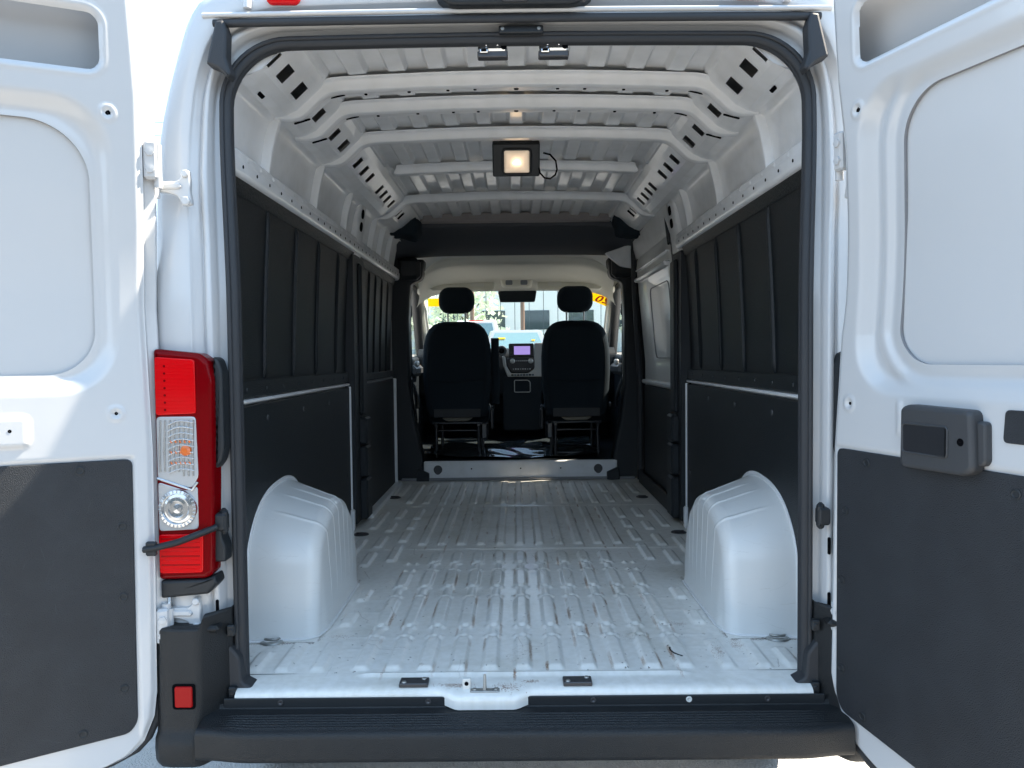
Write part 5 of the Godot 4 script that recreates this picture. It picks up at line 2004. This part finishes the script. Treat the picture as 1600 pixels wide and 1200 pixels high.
	put("lamp_shroud", sh, M.black, van)
	put("lamp_shelf", sf, M.black, van)


func bumper() -> void:
	# step: top pad with grooves, rolled front edge, face below
	var mb := Mb.new()
	var rows := []
	var prof := [[0.022, -0.038], [0.024, -0.050], [0.030, -0.052], [0.056, -0.0535]]
	for i in 6:
		var z := 0.060 + i * 0.0125
		prof.append_array([[z, -0.054 - i * 0.0012], [z + 0.0015, -0.0505 - i * 0.0012], [z + 0.006, -0.0505 - i * 0.0012], [z + 0.0075, -0.054 - i * 0.0012]])
	prof.append_array([[0.138, -0.0625], [0.146, -0.066], [0.151, -0.072], [0.153, -0.082], [0.153, -0.132], [0.150, -0.144], [0.140, -0.150], [0.05, -0.152]])
	for q in prof:
		var row := PackedVector3Array()
		for i in 61:
			var x := lerpf(-0.905, 0.905, i / 60.0)
			var y: float = q[1]
			if y > -0.0535 - 0.012 and q[0] > 0.058 and q[0] < 0.135 and absf(x) > 0.815:
				y = minf(y, -0.054 - (q[0] - 0.06) * 0.1)
			row.append(Vector3(x, y, q[0] - 0.02 * sm(0.75, 0.905, absf(x)) * sm(0.05, 0.15, q[0])))
		rows.append(row)
	mb.patch(rows)
	var b := put("rear_bumper", mb, M.bumper, van)
	var st := Mb.new()
	st.box(Vector3(0, -0.035, 0.0225), Vector3(1.73, 0.026, 0.006), 0.002)
	var strip := put("step_upstand", st, M.black, b)
	for x in [-0.70, -0.275, 0.20, 0.475, 0.70]:
		var k := Mb.new()
		k.lathe(Vector3(x, -0.034, 0.0255), Vector3(0, 0, 1), [Vector2(0.009, 0.0), Vector2(0.008, 0.003), Vector2(0.005, 0.003), Vector2(0.0005, 0.001)], 12)
		put("bolt", k, M.label if x == 0.475 else M.dark_metal, b)
	for s in [-1.0, 1.0]:
		# corner: tall block beside the step, with its reflector in a recess
		var c := Mb.new()
		var rr := []
		for q in [[0.200, 0.0], [0.198, 0.012], [0.190, 0.020], [0.0, 0.024], [-0.075, 0.026], [-0.098, 0.032], [-0.108, 0.044], [-0.135, 0.048], [-0.17, 0.044], [-0.19, 0.03]]:
			var row := PackedVector3Array()
			for w in [[1.05, -0.3], [1.05, -0.02], [1.04, 0.03], [1.02, 0.048], [0.99, 0.054], [0.93, 0.054], [0.915, 0.050], [0.905, 0.040], [0.853, -0.02], [0.853, -0.05]]:
				var z: float = w[1] + (q[1] if w[1] > 0.0 else q[1] * 0.3)
				var y: float = q[0]
				if q[0] > 0.15 and w[0] < 0.91:
					y += 0.032
				row.append(Vector3(s * w[0], y, z))
			rr.append(row)
		c.patch(rr)
		var lid := Mb.new()
		put("bumper_corner", c, M.bumper, b)
		lid.box(Vector3(s * 0.96, 0.188, -0.01), Vector3(0.19, 0.02, 0.12), 0.008)
		put("corner_cap", lid, M.bumper, b)
		var rw := Mb.new()
		rw.prism(rrect(s * 0.955, 0.009, 0.064, 0.072, 0.008, 3), xf(Vector3(0, 0, 0.075)), 0.0045)
		put("reflector_recess", rw, M.hole, b)
		var rf := Mb.new()
		rf.prism(rrect(s * 0.955, 0.009, 0.050, 0.060, 0.006, 3), xf(Vector3(0, 0, 0.077)), 0.006, 0.003, 2)
		put("reflector", rf, M.reflector, b)
		for y in [0.17, -0.012]:
			var cp := Mb.new()
			cp.box(Vector3(s * 0.846, y, 0.0), Vector3(0.022, 0.032, 0.02), 0.003)
			cp.lathe(Vector3(s * 0.845, y, 0.010), Vector3(0, 0, 1), [Vector2(0.008, 0), Vector2(0.006, 0.003), Vector2(0.0004, 0.003)], 10)
			put("corner_clip", cp, M.black, b)


func rear_fittings() -> void:
	# body halves of the hinges, left and right
	for s in [-1.0, 1.0]:
		for q in [[0.0, 1.0], [-1.215, 0.9]]:
			var h := Mb.new()
			var poly := pl([1.02, 1.459, 0.962, 1.459, 0.950, 1.468, 0.946, 1.488, 0.928, 1.49, 0.924, 1.455, 0.926, 1.43, 0.920, 1.392, 0.945, 1.388, 0.962, 1.417, 0.99, 1.427, 1.02, 1.428])
			for i in poly.size():
				poly[i] = Vector2(poly[i].x * s, poly[i].y + q[0])
			h.prism(soft(poly, 0.008, 3), xf(Vector3(0, 0, 0.008)), 0.016, 0.004, 2)
			h.cyl(Vector3(s * 1.02, 1.41 + q[0], 0.03), Vector3(s * 1.02, 1.475 + q[0], 0.03), 0.013, -1.0, 12)
			h.box(Vector3(s * 0.985, 1.444 + q[0], 0.024), Vector3(0.07, 0.018, 0.012), 0.004)
			var hh := put("hinge_bracket", h, M.white, van)
			for b in [[0.937, 1.478, 0.012], [0.937, 1.402, 0.015], [0.953, 1.443, 0.006]]:
				var bo := Mb.new()
				bo.lathe(Vector3(s * b[0], b[1] + q[0], 0.0235), Vector3(0, 0, 1), [Vector2(b[2], 0.0), Vector2(b[2] * 0.95, 0.006), Vector2(b[2] * 0.7, 0.009), Vector2(0.0004, 0.009)], 6)
				put("hinge_bolt", bo, M.white, hh)
		# door check: bracket, and on the left the strap
		var br := Mb.new()
		br.box(Vector3(s * 0.862, 0.49, 0.012), Vector3(0.034, 0.05, 0.036), 0.006)
		br.box(Vector3(s * 0.86, 0.488, 0.0), Vector3(0.022, 0.078, 0.02), 0.008)
		br.box(Vector3(s * 0.852, 0.49, 0.014), Vector3(0.016, 0.062, 0.02), 0.004)
		for y in [0.46, 0.518]:
			br.lathe(Vector3(s * 0.858, y, 0.009), Vector3(0, 0, 1), [Vector2(0.009, 0), Vector2(0.007, 0.006), Vector2(0.0004, 0.007)], 10)
		put("check_bracket", br, M.black, van)
		# holes pressed in the pillar
		for y in [0.24, 0.40] if s > 0 else [0.235]:
			var ho := Mb.new()
			ho.prism(rrect(s * 0.885, y, 0.009, 0.05, 0.004, 3), xf(Vector3(0, 0, 0.0)), 0.0025)
			put("pillar_hole", ho, M.hole, van)
	var stp := Mb.new()
	stp.tube([Vector3(-0.872, 0.478, 0.03), Vector3(-0.90, 0.468, 0.056), Vector3(-0.96, 0.447, 0.078), Vector3(-1.02, 0.434, 0.088), Vector3(-1.05, 0.430, 0.090)], 0.0095, 0.014, 8, false, Vector3(0, 0, 1))
	stp.box(Vector3(-1.03, 0.432, 0.088), Vector3(0.03, 0.04, 0.014), 0.004)
	put("check_strap", stp, M.black, van)
	# latches hanging from the header, and the plate above them
	for x in [-0.0735, 0.112]:
		var l := Mb.new()
		l.box(Vector3(x, 1.873, -0.085), Vector3(0.092, 0.020, 0.034), 0.003)
		lean(l)
		var ll := put("latch_base", l, M.dark_metal, van)
		var c := Mb.new()
		c.box(Vector3(x, 1.892, -0.074), Vector3(0.088, 0.022, 0.022), 0.006)
		c.box(Vector3(x - 0.026, 1.880, -0.0625), Vector3(0.028, 0.012, 0.006), 0.003)
		c.tube([Vector3(x - 0.019, 1.896, -0.060), Vector3(x - 0.016, 1.916, -0.044), Vector3(x + 0.013, 1.916, -0.044), Vector3(x + 0.016, 1.896, -0.060)], 0.004, 0.004, 8)
		lean(c)
		put("latch_hook", c, M.chrome, ll)
		var d := Mb.new()
		d.cyl(Vector3(x + 0.034, 1.892, -0.064), Vector3(x + 0.034, 1.892, -0.060), 0.0085, -1.0, 12)
		d.box(Vector3(x - 0.026, 1.880, -0.0592), Vector3(0.017, 0.006, 0.002), 0.0005)
		d.box(Vector3(x - 0.001, 1.905, -0.0615), Vector3(0.022, 0.010, 0.004), 0.001)
		lean(d)
		put("latch_pin", d, M.hole, ll)
	var sp := Mb.new()
	sp.box(Vector3(0.013, 1.926, -0.022), Vector3(0.132, 0.024, 0.02), 0.003)
	lean(sp)
	var spp := put("header_plate", sp, M.black, van)
	for x in [-0.042, 0.066]:
		var b := Mb.new()
		b.lathe(Vector3(x, 1.927, -0.012), Vector3(0, 0, 1), [Vector2(0.006, 0), Vector2(0.005, 0.002), Vector2(0.0004, 0.0025)], 10)
		lean(b)
		put("plate_screw", b, M.zinc, spp)
	# high level lamp pod and red roof lamps
	var pod := Mb.new()
	pod.prism(soft(pl([-0.245, 2.05, -0.235, 2.0, -0.193, 1.970, 0.172, 1.970, 0.224, 2.0, 0.234, 2.05]), 0.02, 3), xf(Vector3(0, 0, 0.0)), 0.06, 0.012, 3)
	lean(pod)
	var pd := put("lamp_pod", pod, M.black, van)
	var pc := Mb.new()
	pc.prism(soft(pl([-0.05, 2.006, -0.04, 1.975, 0.03, 1.975, 0.04, 2.006]), 0.01, 3), xf(Vector3(0, 0, 0.055)), 0.01, 0.003, 2)
	lean(pc)
	put("pod_cover", pc, M.dark_metal, pd)
	for s in [-1.0, 1.0]:
		var r := Mb.new()
		r.prism(rrect(s * 0.685, 2.020, 0.10, 0.048, 0.018, 5), xf(Vector3(0, 0, 0.008)), 0.022, 0.008, 3)
		lean(r)
		put("roof_lamp", r, M.red, van)
		var w := Mb.new()
		w.cyl(Vector3(s * 0.79, 1.984, 0.02), Vector3(s * 0.79, 2.012, 0.02), 0.012, -1.0, 10)
		lean(w)
		put("roof_stud", w, M.white, van)


func interior_lamp() -> void:
	var t := Transform3D(Basis(Vector3.RIGHT, deg_to_rad(28.0)), Vector3(0.0, 1.867, -1.404))
	var mb := Mb.new()
	mb.prism(rrect(0, 0, 0.22, 0.153, 0.008, 3), t * Transform3D(Basis(), Vector3(0, 0, -0.05)), 0.055, 0.006, 2)
	mb.box(Vector3(0, 1.93, -1.47), Vector3(0.15, 0.10, 0.10), 0.01)
	var root := put("load_lamp", mb, M.black, van, "lit square load space lamp under the roof")
	var rim := Mb.new()
	var lp := []
	for p in rrect(0.003, -0.006, 0.129, 0.114, 0.014, 4):
		lp.append(t * Vector3(p.x, p.y, 0.007))
	rim.tube(lp, 0.006, 0.006, 8, true)
	put("lamp_bezel", rim, M.black, root)
	var ln := Mb.new()
	var lrows := []
	for i in 21:
		var row := PackedVector3Array()
		for j in 21:
			var a := j / 10.0 - 1.0
			var b := i / 10.0 - 1.0
			row.append(t * Vector3(0.003 + a * 0.059, -0.006 - b * 0.0515, 0.006 + 0.009 * (1.0 - pow(absf(a), 4.0)) * (1.0 - pow(absf(b), 4.0)) + 0.0008 * cos(a * 40.0)))
		lrows.append(row)
	ln.patch(lrows)
	var glow := Image.create(128, 128, false, Image.FORMAT_RGB8)
	for y in 128:
		for x in 128:
			var q := Vector2(x - 63.5, y - 63.5) / 64.0
			var v := 0.42 + 0.10 * cos(q.x * 60.0) * (1.0 - absf(q.y))
			v += 0.55 * exp(-pow(q.length() / 0.38, 2.0)) + 0.35 * exp(-pow((q - Vector2(-0.22, 0.1)).length() / 0.12, 2.0)) + 0.35 * exp(-pow((q - Vector2(0.22, 0.1)).length() / 0.12, 2.0))
			v *= 1.0 - 0.45 * pow(maxf(absf(q.x), absf(q.y)), 6.0)
			glow.set_pixel(x, y, Color(minf(v, 1.0), minf(v * 0.93, 1.0), minf(v * 0.84, 1.0)))
	M.lens.emission_texture = ImageTexture.create_from_image(glow)
	M.lens.emission_operator = BaseMaterial3D.EMISSION_OP_MULTIPLY
	put("lamp_lens", ln, M.lens, root)
	var lg := AreaLight3D.new()
	lg.name = "lamp_glow"
	lg.area_size = Vector2(0.11, 0.095)
	lg.light_energy = 0.0015
	lg.light_color = Color(1.0, 0.83, 0.62)
	lg.area_range = 8.0
	lg.shadow_enabled = true
	lg.transform = Transform3D(t.basis * Basis(Vector3.UP, PI), t * Vector3(0.003, -0.006, 0.03) - VAN)
	van.add_child(lg)
	var cb := Mb.new()
	var pts := []
	for q in [[0.100, 1.80], [0.105, 1.775], [0.125, 1.752], [0.15, 1.748], [0.172, 1.765], [0.180, 1.79], [0.175, 1.83], [0.15, 1.86], [0.12, 1.868]]:
		pts.append(Vector3(q[0] * 1.057, q[1] + 0.035, -1.42))
	cb.tube(pts, 0.0045, 0.0045, 6)
	put("lamp_cable", cb, M.hole, root)


# ---------------------------------------------------------------- loose things
func loose_things() -> void:
	# cable tie lying on the cargo floor
	var mb := Mb.new()
	var pts := []
	for q in [[0.478, -0.262], [0.474, -0.245], [0.474, -0.225], [0.480, -0.205], [0.492, -0.190], [0.500, -0.184]]:
		pts.append(Vector3(q[0] - 0.487, 0.004 + 0.004 * sin((q[1] + 0.262) * 30.0), q[1] + 0.22))
	mb.tube(pts, 0.0022, 0.0016, 6)
	mb.box(Vector3(0.013, 0.004, 0.036), Vector3(0.008, 0.006, 0.008), 0.001)
	var o := put("cable_tie", mb, M.hole, self)
	o.position = Vector3(0.487, 0.003, -0.22)
	tag(o, "short black cable tie lying curled on the ribbed white floor", "cable tie")
	# crumpled plastic protecting the cab floor
	var fb := Mb.new()
	var f := FastNoiseLite.new()
	f.seed = 12
	f.frequency = 1.5
	f.fractal_octaves = 3
	var rows := []
	for j in 60:
		var row := PackedVector3Array()
		for i in 110:
			var x := lerpf(-0.74, 0.66, i / 109.0)
			var z := lerpf(-3.80, -4.92, j / 59.0)
			var h := 0.03 + 0.05 * f.get_noise_2d(x * 0.7, z * 1.6)
			row.append(Vector3(x, 0.160 + maxf(0.0, h), z + 4.3))
		rows.append(row)
	fb.patch(rows)
	var p := put("plastic_floor_sheet", fb, M.film, self)
	p.position = Vector3(0, 0, -4.3)
	tag(p, "shiny crumpled plastic sheet covering the cab floor between and under the seats", "plastic sheet")


# ---------------------------------------------------------------- outside, beyond the windscreen
func car(called: String, label: String, at: Vector3, turn: float, paint: Material, tall: float) -> Node3D:
	var o := thing(called, label, "car", at, "cars parked in front of the van")
	o.rotation.y = turn
	# front of the car towards +z
	var b := Mb.new()
	var side := soft(pl([-2.3, 0.35, -2.33, 0.75, -2.25, 1.02, 1.0, 1.08, 1.9, 0.98, 2.28, 0.82, 2.33, 0.5, 2.25, 0.28, -2.2, 0.28]), 0.12, 4)
	b.prism(side, Transform3D(Basis(Vector3(0, 0, 1), Vector3.UP, Vector3(-1, 0, 0)), Vector3(0.95, 0, 0)), 1.9, 0.09, 4, true)
	put("body", b, paint, o)
	# cabin: lower frame to roof
	var c := Mb.new()
	var lo := [Vector3(0.84, 1.04, 1.15), Vector3(0.88, 1.04, 0.3), Vector3(0.88, 1.04, -2.0), Vector3(0.78, 1.04, -2.2)]
	var hi := [Vector3(0.60, tall - 0.03, 0.35), Vector3(0.66, tall, -0.1), Vector3(0.66, tall, -1.7), Vector3(0.60, tall - 0.05, -1.95)]
	var ring0 := PackedVector3Array()
	var ring1 := PackedVector3Array()
	for i in 4:
		ring0.append(lo[i]); ring1.append(hi[i])
	for i in 4:
		ring0.append(Vector3(-lo[3 - i].x, lo[3 - i].y, lo[3 - i].z)); ring1.append(Vector3(-hi[3 - i].x, hi[3 - i].y, hi[3 - i].z))
	for i in 8:
		c.quad_o(ring0[i], ring0[(i + 1) % 8], ring1[(i + 1) % 8], ring1[i], Vector3(0, 1.2, -0.6))
	var top := PackedVector3Array()
	for p in ring1:
		top.append(Vector3(p.x * 0.8, p.y + 0.035, p.z * 0.9 - 0.06))
	c.patch([ring1, top], true)
	for i in range(1, 7):
		c.tri_o(top[0], top[i], top[i + 1], Vector3(0, 1.0, -0.6))
	put("cabin", c, paint, o)
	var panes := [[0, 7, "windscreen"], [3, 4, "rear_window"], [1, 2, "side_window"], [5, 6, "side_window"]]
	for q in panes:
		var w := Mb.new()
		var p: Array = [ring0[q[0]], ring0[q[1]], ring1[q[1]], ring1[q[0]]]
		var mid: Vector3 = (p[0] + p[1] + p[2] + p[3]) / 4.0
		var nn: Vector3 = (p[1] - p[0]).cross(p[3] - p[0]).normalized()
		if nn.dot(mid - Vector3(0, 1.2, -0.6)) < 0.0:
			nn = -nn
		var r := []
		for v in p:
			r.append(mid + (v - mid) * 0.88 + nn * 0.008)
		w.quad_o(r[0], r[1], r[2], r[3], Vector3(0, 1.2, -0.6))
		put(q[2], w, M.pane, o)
	for s in [-1.0, 1.0]:
		for z in [1.4, -1.4]:
			var w := Mb.new()
			w.lathe(Vector3(s * 0.97, 0.35, z), Vector3(-s, 0, 0), [Vector2(0.001, 0.02), Vector2(0.22, 0.02), Vector2(0.24, 0.0), Vector2(0.33, 0.0), Vector2(0.35, 0.02), Vector2(0.35, 0.2), Vector2(0.001, 0.2)], 20)
			put("wheel", w, M.rubber, o)
		var hl := Mb.new()
		hl.box(Vector3(s * 0.72, 0.78, 2.24), Vector3(0.34, 0.14, 0.12), 0.03)
		put("headlight", hl, M.clear_plastic, o)
		var tl := Mb.new()
		tl.box(Vector3(s * 0.80, 0.95, -2.26), Vector3(0.2, 0.30, 0.12), 0.03)
		put("tail_lamp", tl, M.red, o)
		var mr := Mb.new()
		mr.box(Vector3(s * 1.0, 1.14, 0.85), Vector3(0.18, 0.13, 0.09), 0.03)
		put("door_mirror", mr, paint, o)
	var gr := Mb.new()
	gr.box(Vector3(0, 0.62, 2.30), Vector3(0.9, 0.22, 0.08), 0.02)
	put("grille", gr, M.black, o)
	var bl := Mb.new()
	bl.box(Vector3(0, tall - 0.02, -1.99), Vector3(0.5, 0.03, 0.05), 0.01)
	put("brake_lamp", bl, M.red, o)
	return o


func outside() -> void:
	var silver := mat(0.42, 0.45, 0.47, 0.3, 0.4, 0.8)
	var white := mat(0.80, 0.80, 0.79, 0.3, 0.0, 0.8)
	var dark := mat(0.05, 0.055, 0.065, 0.25, 0.3, 0.8)
	var a := car("parked_car", "silver parked car facing the van, yellow stickers on its windscreen", Vector3(0.02, ground_y(-17.4), -17.4), 0.0, silver, 1.70)
	for q in [[-0.36, 0.20, 0.18, 0.05], [0.42, 0.12, 0.09, 0.035]]:
		var s := Mb.new()
		var nn := Vector3(0, 0.76, 0.62).normalized()
		var up := Vector3(0, 0.62, -0.76).normalized()
		s.prism(rrect(q[0], q[1], q[2], q[3], 0.015, 3), Transform3D(Basis(Vector3.RIGHT, nn.cross(Vector3.RIGHT).normalized(), nn), Vector3(0, 1.37, 0.765)), 0.012)
		put("yellow_sticker", s, M.yellow, a)
	car("parked_car", "white parked car seen from behind, left of the silver car", Vector3(-1.30, ground_y(-25.5), -25.5), PI, white, 1.95)
	car("parked_car", "dark parked car behind the passenger seat, right of the silver car", Vector3(1.72, ground_y(-22.0), -22.0), PI, dark, 1.78)
	# steel fence: rails and thin uprights
	var fz := -30.0
	var fy := ground_y(fz)
	var fence := thing("steel_fence", "tall black steel fence with thin uprights behind the parked cars", "fence", Vector3(0, fy, fz))
	var steel := mat(0.03, 0.045, 0.05, 0.5)
	for i in 33:
		var p := Mb.new()
		var x := -9.6 + i * 0.6
		p.box(Vector3(x, 1.7, 0), Vector3(0.026, 3.4, 0.026), 0.004)
		put("fence_post", p, steel, fence)
	for y in [0.3, 3.3]:
		var p := Mb.new()
		p.box(Vector3(0, y, 0.03), Vector3(19.4, 0.035, 0.02), 0.004)
		put("fence_rail", p, steel, fence)
	var brown := mat(0.20, 0.13, 0.09, 0.85)
	for q in [[0.29, "brown steel post standing upright in the middle of the view ahead"], [-1.62, "brown steel post left of the middle, above the white car"]]:
		var p := Mb.new()
		p.cyl(Vector3(0, 0, 0), Vector3(0, 5.0, 0), 0.085, 0.075, 12)
		p.cyl(Vector3(0, 0, 0), Vector3(0, 0.25, 0), 0.16, 0.13, 12)
		var o := put("post", p, brown, self)
		o.position = Vector3(q[0], ground_y(-27.0), -27.0)
		tag(o, q[1], "post")
	# trees beyond the fence
	rng.seed = 40
	var leaf := mat(0.58, 0.64, 0.52, 0.7)  # leaves paled to put the haze of the distance into their colour
	var leaf2 := mat(0.64, 0.70, 0.60, 0.7)
	for q in [leaf, leaf2]:
		q.backlight_enabled = true
		q.backlight = Color(0.55, 0.62, 0.48)
	var bark := mat(0.12, 0.09, 0.07, 0.9)
	var spots := [[-6.0, -36.0, 6.0, "leafy tree at the far left beyond the fence"], [-2.6, -38.0, 4.4, "pale leafy tree behind the left brown post"], [6.6, -36.0, 6.4, "tall leafy tree at the far right beyond the fence"]]
	for q in spots:
		var t := thing("tree", q[3], "tree", Vector3(q[0], ground_y(q[1]), q[1]), "trees beyond the fence")
		var tr := Mb.new()
		tr.cyl(Vector3.ZERO, Vector3(0.1, q[2] * 0.6, 0), 0.16, 0.07, 8)
		for k in 5:
			var an := k * 1.4
			tr.cyl(Vector3(0.05, q[2] * (0.25 + 0.06 * k), 0), Vector3(cos(an) * 1.3, q[2] * (0.5 + 0.07 * k), sin(an) * 1.3), 0.06, 0.02, 6)
		put("trunk", tr, bark, t)
		var cr := Mb.new()
		for k in 900:
			var lobe := k % 9
			var lc := Vector3(cos(lobe * 2.3) * 1.3, q[2] * (0.30 + 0.075 * lobe), sin(lobe * 2.3) * 1.1)
			var d := Vector3(rng.randfn(), rng.randfn(), rng.randfn()).normalized() * pow(rng.randf(), 0.4) * 1.15
			var c := lc + d
			if c.y < 0.15:
				continue
			var x := Vector3(rng.randfn(), rng.randfn(), rng.randfn()).normalized() * rng.randf_range(0.10, 0.24)
			var y := x.cross(Vector3(rng.randfn(), rng.randfn(), rng.randfn())).normalized() * x.length() * 0.7
			cr.quad(c - x, c + y, c + x, c - y)
		put("crown", cr, leaf if int(q[0]) % 2 else leaf2, t)
	# long pale building behind the trees
	var bld := thing("warehouse", "long pale metal clad building behind the trees and the fence", "building", Vector3(0, ground_y(-50.0), -50.0))
	var bw := Mb.new()
	bw.box(Vector3(0, 2.6, -4), Vector3(60, 5.2, 8), 0.02)
	put("wall", bw, mat(0.70, 0.78, 0.74, 0.7), bld)
	var br := Mb.new()
	br.box(Vector3(0, 5.3, -4), Vector3(60.6, 0.22, 8.6), 0.02)
	put("roof", br, mat(0.35, 0.40, 0.42, 0.6), bld)
	for i in 20:
		var w := Mb.new()
		w.box(Vector3(-28.5 + i * 3.0, 2.2, 0.02), Vector3(1.7, 1.3, 0.06), 0.01)
		put("window", w, M.tint, bld)
	# overhead wires on their poles, left of the van
	for k in 2:
		var y: float = [13.86, 13.2][k]
		var w := Mb.new()
		var pts := []
		for i in 21:
			var x := lerpf(-60.0, 20.0, i / 20.0)
			pts.append(Vector3(x + 20.0, y + 0.0004 * pow(x + 20.0, 2.0) - 13.0, 0))
		w.tube(pts, 0.022, 0.022, 5)
		var o := put("overhead_wire", w, steel, self)
		o.position = Vector3(-20.0, 13.0, -40.0)
		tag(o, ["upper dark wire across the sky left of the van", "lower dark wire across the sky left of the van"][k], "wire", "overhead wires")
	for x in [-60.0, 20.0]:
		var p := Mb.new()
		p.cyl(Vector3(0, 0, 0), Vector3(0, 15.5, 0), 0.17, 0.11, 10)
		p.box(Vector3(0, 14.4, 0), Vector3(0.12, 0.14, 2.0), 0.01)
		var o := put("utility_pole", p, bark, self)
		o.position = Vector3(x, ground_y(-40.0), -40.0)
		tag(o, "wooden utility pole carrying the wires, " + ("far left" if x < 0 else "hidden behind the van"), "pole", "utility poles")
